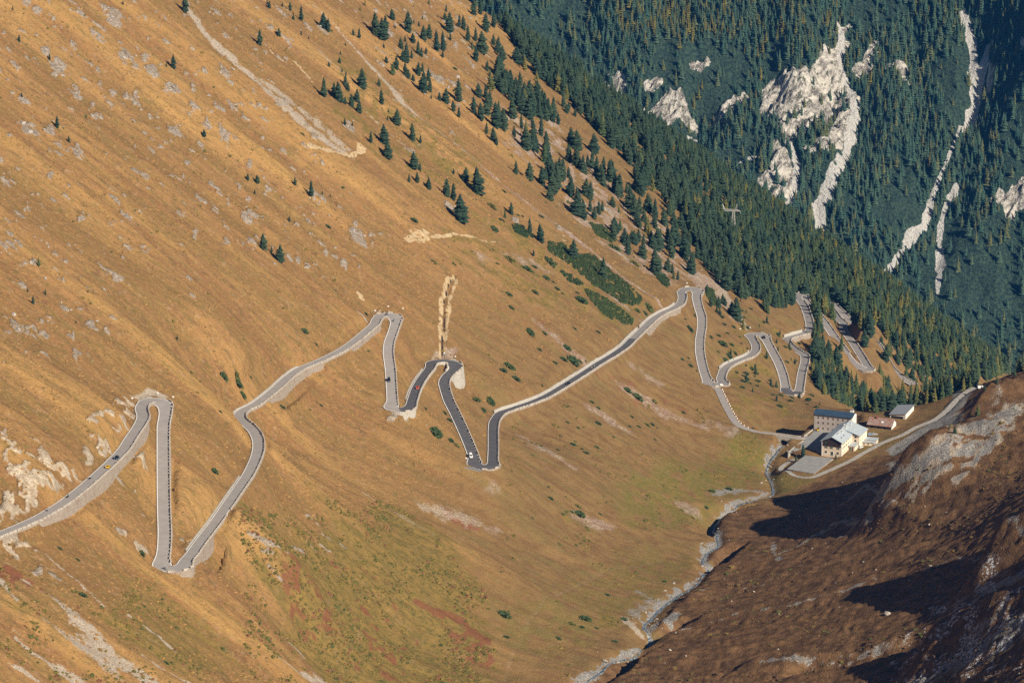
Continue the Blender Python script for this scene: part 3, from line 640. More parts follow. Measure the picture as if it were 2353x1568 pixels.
# width grows a little round the upper bends
def curv(Pc):
    T, _ = frame(Pc); a = np.unwrap(np.arctan2(T[:, 1], T[:, 0])); return np.convolve(np.abs(np.gradient(a)), np.ones(9)/9, 'same')
V, Fq, k = ribbon(road_main, -HWA, HWA, 0.0)
me = mesh_np('road', V, Fq, MAT_ASPHALT, False); add_float(me, 'tone', np.repeat(np.clip(tone, 0, 1), k))
tag(obj('road', me), kind='structure')
V, Fq, k = ribbon(road_spur, -2.3, 2.3, -.03)
me = mesh_np('side_road', V, Fq, MAT_ASPHALT, False); add_float(me, 'tone', np.full(len(V), .12)); tag(obj('side_road', me), kind='structure')
for sgn in (-1, 1):
    V, Fq, k = ribbon(road_main, sgn*(HWA-.34)-.19, sgn*(HWA-.34)+.19, .02, 0)
    tag(obj('road_marking', mesh_np('road_marking', V, Fq, MAT_PAINT)), kind='structure')
m = NT('gravel_track'); P_ = m.pos(); m.color(m.mix(m.ramp(m.noise(P_, .6, 4, .7), .35, .65), (.22, .2, .18), (.36, .34, .31))); MAT_TRACK = m.m
V, Fq, k = ribbon(track_main, -1.6, 1.6, .06)
tag(obj('gravel_track', mesh_np('gravel_track', V, Fq, MAT_TRACK)), kind='structure')

m = NT('stream_water'); P_ = m.pos(); m.color(m.mix(m.ramp(m.noise(P_, .9, 4, .7), .45, .62), (.035, .05, .06), (.30, .34, .37))); m.b.inputs['Roughness'].default_value = .25; m.b.inputs['Specular IOR Level'].default_value = .5
sw = resample(STREAM, 1.0, 2.0); k9 = np.ones(9)/9; zz_ = zf(sw[:, 0], sw[:, 1]); sw[:, 2] = np.convolve(np.r_[np.repeat(zz_[0], 4), zz_, np.repeat(zz_[-1], 4)], k9, 'valid')+.35
V, Fq, k = ribbon(sw, -(.25+.7*vnoise(np.arange(len(sw))/9.0, np.zeros(len(sw)), 3)), .25+.7*vnoise(np.arange(len(sw))/7.0, np.ones(len(sw)), 4), 0, 1.0)
tag(obj('stream', mesh_np('stream', V, Fq, m.m)), kind='structure')
# ------------------------------------------------------------------ the wooded mountain across the lower valley
FX = np.arange(-260, 1010, 2.2); FY = np.r_[np.arange(3900, 4420, 26.0), np.arange(4440, 5260, 2.2), np.arange(5300, 6000, 40.0)]
MX, MY = np.meshgrid(FX, FY)
def fplane(x, y): return -560 + .80*(y-4600) - .00035*np.maximum(0, 4600-y)**2
FZ = fplane(MX, MY) + 34*fbm(MX/260, MY/420, 3, 101)*1.0 + 30*fbm(MX/75, MY/260, 4, 102)
FZ = np.minimum(FZ, 742 + 30*fbm(MX/200, MY/200, 3, 103))
def reg_sampler(Zg):
    def f(x, y):
        x = np.asarray(x, float); y = np.asarray(y, float)
        c = np.clip((x-FX[0])/2.2, 0, len(FX)-1.001); r = np.clip(np.interp(y, FY, np.arange(len(FY))), 0, len(FY)-1.001)
        i = r.astype(int); j = c.astype(int); a = r-i; b = c-j
        return Zg[i, j]*(1-a)*(1-b)+Zg[i+1, j]*a*(1-b)+Zg[i, j+1]*(1-a)*b+Zg[i+1, j+1]*a*b
    return f
zfar = reg_sampler(FZ)
def fcast(s): return cast([(1100.6+a*.5319, b*.5319) for a, b in PP(s)] if isinstance(s, str) else s, zfar, 4000.0, 5900.0, 6.0)
fm = {k: np.zeros(MX.shape, np.float32) for k in ('rock', 'scree', 'bare', 'larch')}
def fstrip(k, s, hws, depth=0, dw=20, nz=.5):
    poly = fcast(s); hws = np.atleast_1d(np.asarray(hws, float)); d, t = seg_dist(MX, MY, poly); h = np.interp(t, np.linspace(0, 1, len(hws)), hws)
    q = d/h+nz*fbm(MX/9, MY/12, 3, 104); fm[k][:] = np.maximum(fm[k], 1-sstep(.6, 1.3, q)); return depth*np.exp(-(d/dw)**2)
def farea(k, s, soft=6, nz=9):
    poly = fcast(s); d, _ = seg_dist(MX, MY, np.r_[poly, poly[:1]]); sd = np.where(in_poly(MX, MY, poly), d, -d)+1.7*nz*fbm(MX/14, MY/22, 5, 105, .6)
    fm[k][:] = np.maximum(fm[k], sstep(-soft, soft, sd)); return sd
dig = 0
dig = dig + fstrip('scree', "1555,80 1570,160 1560,240 1605,360 1630,430 1600,560 1570,690 1520,770 1470,860 1480,960 1475,1075", [3, 4, 3, 4, 7, 6, 6, 9, 11, 9, 8], 9, 22, .9)
dig = dig + fstrip('scree', "2090,10 2130,130 2140,250 2150,340 2110,450 2080,520 2030,620 1990,720 1950,820 1920,910 1860,970 1810,1060 1750,1150", [4, 5, 5, 8, 6, 5, 3, 3, 3.5, 4, 6, 5, 3], 12, 26, .9)
dig = dig + fstrip('scree', "2205,150 2160,300 2130,420", [5, 7, 5], 6, 14)
dig = dig + fstrip('scree', "2065,730 2010,830 1990,930 1990,1100 1980,1230", [4, 4, 4, 6, 3], 9, 20, .9)
fstrip('scree', "945,530 900,590 870,640", [1.5, 2.5, 1.5]); fstrip('scree', "1340,620 1370,700 1365,820 1330,900", [5, 5, 4, 3]); fstrip('scree', "1250,640 1130,700 1085,740", [2, 2, 1.5])
rockd = np.full(MX.shape, -99.0)
for s in ("1545,70 1600,100 1590,170 1560,200 1580,270 1620,330 1650,370 1640,430 1600,560 1560,600 1480,640 1400,670 1370,660 1480,560 1540,470 1480,520 1440,560 1370,590 1350,620 1300,600 1260,540 1290,500 1190,510 1230,440 1180,400 1240,370 1300,330 1400,310 1440,230 1480,180 1545,160",
          "1590,275 1650,240 1730,190 1740,230 1690,280 1620,310", "1730,270 1800,250 1885,235 1880,290 1840,350 1790,310", "480,330 640,310 620,370 550,400", "680,480 760,430 870,380 900,450 935,490 920,520 800,545 730,545",
          "1010,500 1080,440 1180,400 1200,420 1100,470 1020,540", "1250,600 1300,620 1350,700 1370,830 1320,900 1250,870 1220,800 1280,700", "2340,330 2400,330 2400,410 2345,400", "2220,860 2352,780 2400,900 2280,930", "2200,240 2280,260 2210,330", "730,370 770,350 760,380", "930,280 990,270 960,300", "2150,690 2190,670 2170,720"):
    rockd = np.maximum(rockd, farea('rock', s, 4, 9))
for s in ("880,20 1080,60 1060,180 900,260 830,200", "1240,110 1330,60 1500,60 1420,130 1330,200 1230,300 1170,260", "930,380 1000,360 980,430 940,430", "560,60 700,20 900,20 820,160 640,190"): farea('larch', s, 12, 14)
for s in ("940,180 1180,160 1420,300 1180,400 1010,480 900,380", "720,560 1000,560 1240,600 1200,860 1060,760 800,640", "560,0 840,0 800,40", "60,10 420,120 560,330 300,260", "2050,120 2100,330 2060,480 1960,330", "2050,1150 2353,1000 2353,1300 2150,1370"): farea('bare', s, 12, 16)
fm['rock'] *= sstep(.36, .52, .5+1.0*fbm((MX-MY)/15+.6*fbm(MX/20, MY/20, 2, 112), (MX+MY)/70, 5, 114, .65)+.29)
rk = fm['rock']; FZ = FZ - dig
FZ = FZ + rk*(15*ridged((MX-MY)/34+.5*fbm(MX/30, MY/30, 2, 113), (MX+MY)/120, 3, 106)+13*ridged((MX-MY)/11+.5*fbm(MX/12, MY/14, 2, 115), (MX+MY)/50, 3, 116)-16 + 4*fbm(MX/5, MY/7, 2, 107)) + (1-rk)*2.2*fbm(MX/7, MY/9, 3, 108)
# gorges and a shoulder added beyond the frame to shade the upper right slope
def fhole(s, depth, wd):
    global FZ
    poly = fcast(s); d, t = seg_dist(MX, MY, poly); FZ = FZ - depth*np.exp(-(d/wd)**2)
fhole("560,380 620,450 640,520", 30, 22); fhole("970,480 1000,540 960,520", 26, 18); fhole("1505,330 1520,430 1490,470", 24, 14); fhole("1640,460 1660,520 1640,600", 10, 16)
fhole("2150,700 2060,900 1900,1100", 14, 24); fhole("1690,300 1700,450 1660,620", 12, 22); fhole("1890,250 1930,420 1900,560", 12, 26); fhole("2240,140 2300,280 2200,440", 30, 40)
poly = fcast("2560,620 2470,420 2430,200 2400,-40 2390,-300"); d, t, sd = seg_dist(MX, MY, poly, True)
FZ = FZ + np.where(sd < 0, 105*(1-sstep(0, 95, d*(1+.25*fbm(MX/40, MY/40, 3, 109)))), 105*np.exp(-(d/150)**2))*sstep(0, .25, t)
zfar = reg_sampler(FZ)
m = NT('far_slope'); P_ = m.pos(); r1 = m.rgb('m1')
n1 = m.noise(P_, .12, 5, .65); n2 = m.noise(P_, .45, 4, .65)
st = m.axes(P_, (.20, -.20, .02), (.022, .022, .02), (.02, .02, .05)); n3 = m.noise(st, 1.0, 5, .6)
n4 = m.noise(P_, .27, 4, .7); g = m.mix(m.ramp(n4, .38, .62), (.010, .028, .028), (.055, .090, .056)); g = m.mix(m.math('MULTIPLY', m.ramp(n1, .4, .65), .5), g, (.03, .06, .045)); g = m.mix(m.math('MULTIPLY', m.ramp(n2, .55, .75), .5), g, (.075, .095, .045))
rockc = m.mix(m.ramp(n3, .36, .62), (.14, .125, .11), (.66, .61, .53)); rockc = m.mix(m.ramp(n2, .52, .70), rockc, (.74, .69, .61))
rockc = m.mix(m.math('MULTIPLY', m.ramp(n1, .56, .64), .85), rockc, (.05, .07, .03))
c = m.mix(m.ramp(m.math('ADD', r1[0], m.math('MULTIPLY', m.math('SUBTRACT', n2, .5), .9)), .35, .65), g, rockc)
c = m.mix(m.ramp(m.math('ADD', r1[1], m.math('MULTIPLY', m.math('SUBTRACT', n2, .5), .7)), .35, .7), c, m.mix(m.ramp(n2, .35, .65), (.40, .38, .35), (.62, .60, .56)))
m.color(c); m.bump(m.math('ADD', n4, n2), 1.0, 4.0)
nr, nc = MX.shape; idx = np.arange(nr*nc).reshape(nr, nc)
Fq = np.stack([idx[:-1, :-1], idx[:-1, 1:], idx[1:, 1:], idx[1:, :-1]], -1).reshape(-1, 4)
me = mesh_np('far_mountain', np.c_[MX.ravel(), MY.ravel(), FZ.ravel()], Fq, m.m, True)
add_attr(me, 'm1', np.c_[fm['rock'].ravel(), fm['scree'].ravel(), fm['bare'].ravel()])
tag(obj('far_mountain', me), kind='structure')
# the floor of the valley between
vx = np.linspace(-2200, 2600, 60); vy = np.linspace(3300, 4100, 24); VX, VY = np.meshgrid(vx, vy)
VZ = np.interp(VY, [3300, 3700, 4100], [-640, -905, -930])+20*fbm(VX/200, VY/200, 3, 110)
idx = np.arange(VX.size).reshape(VX.shape)
me = mesh_np('valley_floor', np.c_[VX.ravel(), VY.ravel(), VZ.ravel()], np.stack([idx[:-1, :-1], idx[:-1, 1:], idx[1:, 1:], idx[1:, :-1]], -1).reshape(-1, 4), m.m, True)
add_attr(me, 'm1', np.zeros((VX.size, 3))); tag(obj('valley_floor', me), kind='structure')

# ------------------------------------------------------------------ conifers
def crown(seed, R=.2, wh=15, nb=7, prof=None, droop=.35, wide=.5, base=.06, core=.6, lift=.10):
    r_ = np.random.default_rng(seed); V = []; Ff = []
    for w_ in range(wh):
        t = w_/(wh-1); z = base+(1-base)*t**.95; r = R*prof(t)*(.78+.42*r_.random()); a0 = seed*1.7; n_ = max(3, int(nb*(1-.45*t)+.5)); off = r_.random()*6.28
        for b in range(n_):
            a = off+6.283*b/n_+r_.normal(0, .16); l = r*(.60+.60*r_.random())*(1+.22*math.cos(a-a0))+.006; ca, sa = math.cos(a), math.sin(a); wd = wide*l*(.8+.4*r_.random())
            zz = z+r_.normal(0, .012); dr = droop*l*(.6+.8*r_.random()); k = len(V)
            V += [(0, 0, zz+lift*.5), (.55*l*ca-wd*sa, .55*l*sa+wd*ca, zz-dr*.7), (l*ca, l*sa, zz-dr*.6), (.55*l*ca+wd*sa, .55*l*sa-wd*ca, zz-dr*.7), (.5*l*ca, .5*l*sa, zz+lift*.35)]
            Ff += [(k, k+1, k+4), (k+1, k+2, k+4), (k+2, k+3, k+4), (k+3, k, k+4)]
    if core:
        k0 = len(V); ns = 7; rows = 6
        for i in range(rows):
            t = i/(rows-1)
            for s_ in range(ns):
                a = 6.283*s_/ns+i; rr = max(.004, R*core*prof(t)*(.8+.4*r_.random())); V.append((rr*math.cos(a), rr*math.sin(a), base+(1-base)*t*.96-.02))
        for i in range(rows-1):
            for s_ in range(ns):
                a_, b_, c_, d_ = k0+i*ns+s_, k0+i*ns+(s_+1) % ns, k0+(i+1)*ns+(s_+1) % ns, k0+(i+1)*ns+s_
                Ff += [(a_, b_, c_), (a_, c_, d_)]
    return np.array(V), np.array(Ff)
p_pine = lambda t: min(1, .72+1.6*t)*max(0, 1-t**1.5)**.75+.03
p_larch = lambda t: min(1, .7+2*t)*(1-t)**.85+.02
p_spruce = lambda t: (1-t)**.9+.02
def needle_mat(name, a, b, c3=None):
    m = NT(name); oi = m.n('ShaderNodeObjectInfo').outputs['Random']; tc = m.n('ShaderNodeTexCoord').outputs['Object']
    f = m.noise(tc, 9.0, 3, .6); c = m.mix(oi, a, b)
    if c3: c = m.mix(m.ramp(oi, .72, .9), c, c3)
    c = m.mix(m.math('MULTIPLY', m.ramp(f, .5, .75), .5), c, tuple(x*1.7 for x in b)); m.color(c); m.b.inputs['Roughness'].default_value = .8; m.b.inputs['Specular IOR Level'].default_value = .1
    return m.m
MAT_PINE = needle_mat('pine_needles', (.020, .040, .026), (.036, .056, .030))
MAT_LARCH = needle_mat('larch_needles', (.085, .09, .026), (.15, .122, .030))
MAT_MIX = needle_mat('mixed_needles', (.040, .066, .028), (.072, .086, .030), (.125, .112, .030))
MAT_FAR = needle_mat('spruce_needles', (.030, .068, .052), (.062, .098, .056), (.10, .105, .04))
MAT_BARK = flat_mat('bark', (.10, .075, .055), .95)
def trunk_mesh():
    V = []; Ff = []; ns = 6
    for i, (z, r) in enumerate(((-.06, .024), (.05, .018), (.5, .010), (.9, .003))):
        for s_ in range(ns): a = 6.283*s_/ns; V.append((r*math.cos(a), r*math.sin(a), z))
        if i:
            for s_ in range(ns): Ff.append(((i-1)*ns+s_, (i-1)*ns+(s_+1) % ns, i*ns+(s_+1) % ns, i*ns+s_))
    return mesh_np('trunk', V, Ff, MAT_BARK)
TRUNK = trunk_mesh()
PINES = [mesh_np('crown', *crown(11+i, R=(.20, .24, .29, .23, .33)[i], wh=16, nb=8, prof=p_pine, droop=.3), MAT_PINE) for i in range(5)]
LARCHES = [mesh_np('crown', *crown(31+i, R=.19, wh=14, nb=6, prof=p_larch, droop=.25, wide=.4, core=.45), MAT_LARCH) for i in range(3)]
MIXES = [mesh_np('crown', *crown(41+i, R=.205+.02*i, wh=15, nb=7, prof=p_larch, droop=.3, wide=.45, core=.55), MAT_MIX) for i in range(3)]
YOUNG = [mesh_np('crown', *crown(51+i, R=.27, wh=9, nb=7, prof=p_pine, droop=.2, base=.02), MAT_PINE) for i in range(2)]
FAR_T = [mesh_np('far_tree', *crown(61+i, R=.165+.03*i, wh=9, nb=6, prof=p_spruce, droop=.35, wide=.6, core=.62), MAT_FAR) for i in range(3)]
FAR_L = [mesh_np('far_tree', *crown(71+i, R=.16, wh=8, nb=5, prof=p_larch, droop=.3, wide=.55, core=.5), MAT_LARCH) for i in range(2)]
FALLDIR = lambda x, y: math.atan2(-float(zf(x, y+2)-zf(x, y-2)), -float(zf(x+2, y)-zf(x-2, y)))
tree_n = 0
def tree(p, h, meshes, name, label, group, wr=1.0):
    global tree_n
    tree_n += 1; o = empty(name, (p[0], p[1], p[2]-.15), RNG.random()*6.28); s = h; o.scale = (s*wr, s*wr, s)
    o.rotation_euler[0] = RNG.normal(0, .025); o.rotation_euler[1] = RNG.normal(0, .025)
    tag(o, label, 'tree', group); obj('trunk', TRUNK, o); obj('crown', meshes[int(RNG.integers(len(meshes)))], o)
    return o
def scatter(name, pts, hs, wr, idx, srcs, kind='stuff', label=None):
    """one object: trees stood on points by geometry nodes"""
    me = bpy.data.meshes.new(name); me.vertices.add(len(pts)); me.vertices.foreach_set('co', np.asarray(pts, np.float32).ravel())
    a = me.attributes.new('sc', 'FLOAT_VECTOR', 'POINT'); a.data.foreach_set('vector', np.c_[hs*wr, hs*wr, hs].astype(np.float32).ravel())
    a = me.attributes.new('rz', 'FLOAT_VECTOR', 'POINT'); n_ = len(pts); a.data.foreach_set('vector', np.c_[RNG.normal(0, .03, n_), RNG.normal(0, .03, n_), RNG.random(n_)*6.28].astype(np.float32).ravel())
    a = me.attributes.new('ix', 'INT', 'POINT'); a.data.foreach_set('value', np.asarray(idx, np.int32))
    o = obj(name, me); g = bpy.data.node_groups.new(name, 'GeometryNodeTree')
    g.interface.new_socket('Geometry', in_out='INPUT', socket_type='NodeSocketGeometry'); g.interface.new_socket('Geometry', in_out='OUTPUT', socket_type='NodeSocketGeometry')
    gi = g.nodes.new('NodeGroupInput'); go = g.nodes.new('NodeGroupOutput'); ip = g.nodes.new('GeometryNodeInstanceOnPoints'); gti = g.nodes.new('GeometryNodeGeometryToInstance')
    for sme in reversed(srcs):
        so = bpy.data.objects.new(sme.name, sme); oi = g.nodes.new('GeometryNodeObjectInfo'); oi.inputs['Object'].default_value = so
        g.links.new(oi.outputs['Geometry'], gti.inputs[0])
    def named(t, nm):
        d = g.nodes.new('GeometryNodeInputNamedAttribute'); d.data_type = t; d.inputs['Name'].default_value = nm; return d.outputs['Attribute']
    # one instance per source: convert each source on its own, then join
    j = g.nodes.new('GeometryNodeJoinGeometry'); g.nodes.remove(gti)
    for nd in [x for x in g.nodes if x.bl_idname == 'GeometryNodeObjectInfo']:
        q = g.nodes.new('GeometryNodeGeometryToInstance'); g.links.new(nd.outputs['Geometry'], q.inputs[0]); g.links.new(q.outputs[0], j.inputs[0])
    ip.inputs['Pick Instance'].default_value = True
    g.links.new(gi.outputs[0], ip.inputs['Points']); g.links.new(j.outputs[0], ip.inputs['Instance']); g.links.new(named('INT', 'ix'), ip.inputs['Instance Index'])
    g.links.new(named('FLOAT_VECTOR', 'rz'), ip.inputs['Rotation']); g.links.new(named('FLOAT_VECTOR', 'sc'), ip.inputs['Scale']); g.links.new(ip.outputs[0], go.inputs[0])
    md = o.modifiers.new('scatter', 'NODES'); md.node_group = g
    return tag(o, label, 'forest' if label else None, None, kind)

# far woods
n_ = 60000
px_ = RNG.uniform(-120, 900, n_); py_ = RNG.uniform(4440, 5255, n_)
gi_ = lambda k: reg_sampler(fm[k])(px_, py_)
dens = sstep(-.35, .35, fbm(px_/70, py_/110, 4, 111)+.12)*.75+.08
dens *= (1-.75*gi_('bare'))*(1-np.clip(gi_('rock')*1.1, 0, .97))*(1-np.clip(gi_('scree')*1.5, 0, 1))
kp = RNG.random(n_) < dens*.85
uu, vv = proj(px_, py_, zfar(px_, py_)); kp &= (uu > 1000) & (uu < 2560) & (vv < 1000) & (vv > -120)
fx, fy = px_[kp], py_[kp]; lar = gi_('larch')[kp]; hs = 10+12*RNG.random(kp.sum())**1.3
ix = np.where(RNG.random(kp.sum()) < .03+.55*lar, RNG.integers(3, 5, kp.sum()), RNG.integers(0, 3, kp.sum()))
scatter('far_woods', np.c_[fx, fy, zfar(fx, fy)-.5], hs, .8+.5*RNG.random(kp.sum()), ix, FAR_T+FAR_L, label='dark spruce and yellow larch woods on the far mountainside')
# ------------------------------------------------------------------ trees on the near slopes
def cc(s, u0, v0, k): return [(u0+float(a.split(',')[0])*k, v0+float(a.split(',')[1])*k, float(a.split(',')[2])*k) for a in s.split()]
T2 = cc("120,415,130 400,100,75 500,190,125 705,250,120 745,290,110 295,330,70 1175,320,190 1240,355,170 1270,290,140 1085,55,60 1040,100,50 975,325,60 1030,350,90 1330,180,90 1480,295,180 1615,370,125 1670,350,120 1740,470,180 1800,470,170 1795,530,60 1855,290,160 1815,190,70 1865,370,70 1825,110,65 1670,45,60 1410,450,100 1450,385,55 1520,390,80 1570,500,120 1600,520,80 1640,495,60 1255,440,45 1465,580,170 1430,560,90 1510,540,80 1340,685,120 1375,640,120 1450,690,110 1480,720,80 1275,575,60 1520,740,60 1575,690,110 1610,660,80 1620,850,180 1680,840,110 1660,740,110 1940,930,190 1825,945,125 1765,925,80 1690,905,40 1890,1020,100 1940,1075,95 2080,140,150 2140,135,140 2220,50,60 1980,270,120 1945,250,110 2025,380,140 2095,380,120 2065,450,80 2100,560,130 2150,490,180 2190,290,150 2260,250,140 2340,540,110 2300,480,130 2330,220,100 2260,420,100 2290,760,160 2330,840,90 2200,650,90 2080,1040,150 2140,1090,140 2120,880,110 2190,900,120 2200,1050,180 2280,1160,250 2340,1180,170 2195,1225,100 2250,1290,120 2290,1330,80 1060,810,170 1210,790,65 1235,945,120 710,885,165 800,870,110 855,930,170 905,790,100 930,830,70 965,980,110 1015,930,110 1030,1030,100 900,950,60 850,580,50 875,660,40 910,690,40 755,615,50 1375,1140,130 1290,1100,40 1250,1305,155 1140,1305,100 1290,1440,140 1520,1290,155 1590,1310,75 1525,1535,140 1585,1560,70 900,1140,60 970,1150,35 860,505,40 1300,1030,35 500,320,40 570,360,30 430,185,50 330,60,40 210,75,60 190,40,40 905,420,35 1750,160,30 1610,180,35 1575,245,50 1530,215,40 1360,260,35", 566, 0, .2513)
T1 = cc("1690,115,150 1580,625,120 1520,610,35 520,1165,100 630,1300,60 175,385,65 115,95,40 1125,45,40 450,545,55 1865,1245,60 200,885,40", 0, 0, .2513)
T3 = cc("352,875,75 305,1225,75 415,1140,50 255,1115,40 805,1120,25 695,1405,35 1620,1555,45 2265,95,55 2345,115,60 2330,225,45", 0, 389.9, .2513)
T4 = cc("150,730,140 310,845,150 230,755,60 15,95,60 98,120,70 445,140,70 595,240,135 75,225,45 395,475,55 693,235,45 765,250,30 1487,115,75 1560,120,95 1670,175,100 2000,110,120 2110,220,230 1835,240,150 1890,270,140 1950,470,270 1590,20,40 1895,40,50", 566, 389.9, .2513)
T7 = cc("215,90,110 330,150,160 440,180,150 540,260,170 520,330,120 770,470,210 830,500,170 890,320,150 850,290,150 1060,160,160 1090,150,120 1160,300,250 1225,270,100 1320,160,130 1290,480,200 1340,450,150 1380,530,120 1490,690,70 1460,710,60 1420,440,160 1250,270,90 690,130,100 650,140,60 970,460,120 1000,430,90 930,500,110 1100,690,160 1160,600,100 1240,830,190 1200,740,150 1270,700,90 1150,440,60 1090,370,75 1370,860,150 1480,1000,240 1520,960,110 1600,980,120 1640,1000,90 1640,760,200 1600,720,160 1680,740,90 1720,590,140 1650,560,120 1740,840,190 1790,950,80 1830,940,140 1770,880,130 1690,1060,90 1650,1050,80 1470,560,100 740,860,160 1010,1040,180 340,640,140 430,705,150 170,460,110 110,490,80 370,840,60 1890,780,200 1840,720,180 2000,900,120 1960,880,110 2130,1140,200 2230,1160,220 2160,1050,180 2060,1060,190 2100,1280,90 2060,1310,100 2230,1420,190 2290,1500,100 2180,1380,120 1960,1180,80 1990,1300,90", 1132, 377.3, .2513)
FORREG = "1120,20 1180,45 1290,120 1400,210 1500,295 1600,362 1700,425 1800,492 1900,562 2000,630 2100,700 2200,768 2300,826 2360,850 2300,858 2200,905 2110,932 2000,950 1960,940 1890,905 1865,880 1870,800 1840,690 1760,730 1700,690 1650,640 1600,560 1540,470 1470,400 1400,330 1330,260 1250,190 1180,100"
forest_poly = cast(PP(FORREG), zf); fp = np.array(PP(FORREG))
rd_xy = np.vstack([road_main[::3, :2], road_spur[::3, :2]])
def off_road(x, y, dmin):
    d = np.full(x.shape, 1e9)
    for k in range(0, len(rd_xy), 400):
        q = rd_xy[k:k+400]; d = np.minimum(d, np.sqrt(((x[:, None]-q[:, 0])**2+(y[:, None]-q[:, 1])**2).min(1)))
    return d > dmin
N_ = 30000; cx_ = RNG.uniform(-120, 470, N_); cy_ = RNG.uniform(2350, 3420, N_); cz_ = zf(cx_, cy_); cu, cv = proj(cx_, cy_, cz_)
sp2 = in_poly(cu, cv, np.array(PP("1150,150 1200,140 1240,170 1330,250 1470,400 1560,480 1640,600 1690,700 1610,645 1540,600 1440,560 1330,470 1240,420 1170,330 1110,220")))
clump = fbm(cx_/16, cy_/22, 3, 122)+.35*fbm(cx_/60, cy_/60, 2, 123)
ok = (in_poly(cu, cv, fp) | (sp2 & (clump > .03) & (RNG.random(N_) < .75))) & off_road(cx_, cy_, 6.0)
# clearings beside the lower road legs and along the stony chutes
clr = np.zeros(N_, bool)
for s in ("1880,715 1905,735 1985,845 1995,895 1965,895 1880,785", "1915,715 1950,735 2000,790 2018,855 2018,905 1985,900 1950,840 1915,765", "1985,760 2020,785 2080,865 2080,915 2040,895 1985,815", "1600,600 1660,650 1720,760 1680,740 1590,640", "1780,790 1840,780 1870,850 1860,900 1800,800", "2085,880 2140,905 2150,920 2120,900"):
    clr |= in_poly(cu, cv, np.array(PP(s)))
ok &= ~clr | (RNG.random(N_) < .03)
ok &= RNG.random(N_) < np.clip(.30+.7*sstep(-.3, .3, fbm(cx_/60, cy_/80, 3, 121))+.25*sstep(1600, 1900, cu), 0, 1)
sel = np.nonzero(ok)[0]; pick = []; occ = {}
for i in sel:                            # keep stems apart
    dq = 1.25 if cu[i] < 1650 else .95; k = (int(cx_[i]//(3.2*dq)), int(cy_[i]//(4.6*dq)))
    if k in occ: continue
    occ[k] = i; pick.append(i)
pick = np.array(pick)
singles = []; LQ = []
for (u, v, h) in T1+T3: singles.append((u, v, h, 'dark green stone pine standing alone on the open dry grass', 'lone pines on the open grass slope'))
for (u, v, h) in T2+T4+T7:
    if u < 800: g = ('dark stone pine on the grass beside the pale scree chute', 'pines beside the scree chute')
    elif v < 160: g = ('dark stone pine of the loose rows high on the slope', 'pines high on the slope')
    elif u < 1100: g = ('dark stone pine in the thin groves on mid slope', 'pines of the thin groves')
    else: g = ('dark stone pine on the stony ground below the ridge forest', 'pines on the stony ground')
    singles.append((u, v, h)+g)
P3 = cast([s[:2] for s in singles], zf)
for s, p in zip(singles, P3):
    h = s[2]*p[1]/F/.95*1.1; h = max(1.8, min(h, 19))
    ms = YOUNG if h < 4 else PINES
    if s[2] < 33 and RNG.random() < .12 and h > 4: ms = MIXES
    LQ.append((tree(p, h, ms, 'stone_pine', s[3], s[4]), s[0], s[1]-6, h, 'dark pine' if ms is not YOUNG else 'young pine', 'tall'))
left_n = 268-len(singles)
o_ = pick[np.argsort(cy_[pick])]; near = o_[:max(0, left_n)]; rest = o_[max(0, left_n):]
for i in near:
    mixd = cu[i] > 1780
    tree((cx_[i], cy_[i], cz_[i]), float(RNG.uniform(8, 15)), MIXES if (mixd and RNG.random() < .6) else PINES, 'conifer', 'conifer at the near edge of the dense ridge forest beside the road legs', 'conifers at the edge of the ridge forest')
hs = 7+11*RNG.random(len(rest))**.8; rr = RNG.random(len(rest)); fr_ = np.clip((cu[rest]-1500)/500, 0, 1)
ix = np.where(rr < .10+.5*fr_, RNG.integers(5, 8, len(rest)), RNG.integers(0, 5, len(rest))); ix = np.where((rr > .97-.03*fr_), RNG.integers(8, 11, len(rest)), ix)
scatter('ridge_forest', np.c_[cx_[rest], cy_[rest], cz_[rest]-.2], hs, .75+.5*RNG.random(len(rest)), ix, PINES+MIXES+LARCHES, label='dense dark conifer forest covering the far spur of the slope')

# ------------------------------------------------------------------ dwarf pine bushes and thickets
def bush_geo(seed, n_=46, low=False):
    r_ = np.random.default_rng(seed); V = []; Ff = []
    ns, rows = 8, 3
    for i in range(rows+1):
        t = i/rows
        for s_ in range(ns):
            a = 6.283*s_/ns; rr = math.cos(t*1.45)*.78*(.85+.3*r_.random()); V.append((rr*math.cos(a), rr*math.sin(a), -.15+math.sin(t*1.5)*.72))
    for i in range(rows):
        for s_ in range(ns):
            a_, b_, c_, d_ = i*ns+s_, i*ns+(s_+1) % ns, (i+1)*ns+(s_+1) % ns, (i+1)*ns+s_; Ff += [(a_, b_, c_), (a_, c_, d_)]
    for k_ in range(n_):
        a = r_.random()*6.283; t = math.asin(r_.random()); ca, sa = math.cos(a), math.sin(a); rr = math.cos(t)*.8; z = math.sin(t)*.68
        l = .28+.22*r_.random(); dx, dy, dz_ = ca*math.cos(t)*.6*l, sa*math.cos(t)*.6*l, (.55+.5*math.sin(t))*l; w_ = .16+.08*r_.random(); k = len(V)
        V += [(rr*ca-w_*sa, rr*sa+w_*ca, z-.08), (rr*ca+w_*sa, rr*sa-w_*ca, z-.08), (rr*ca+dx, rr*sa+dy, z+dz_), (rr*ca-.12*ca, rr*sa-.12*sa, z+.12)]
        Ff += [(k, k+1, k+2), (k+1, k+3, k+2), (k+3, k, k+2)]
    return np.array(V), np.array(Ff)
MAT_DWARF = needle_mat('dwarf_pine_needles', (.026, .048, .020), (.050, .070, .024))
MAT_HEATH = needle_mat('juniper_needles', (.07, .085, .025), (.105, .10, .03))
BUSH = [mesh_np('dwarf_pine', *bush_geo(81+i), MAT_DWARF) for i in range(3)]
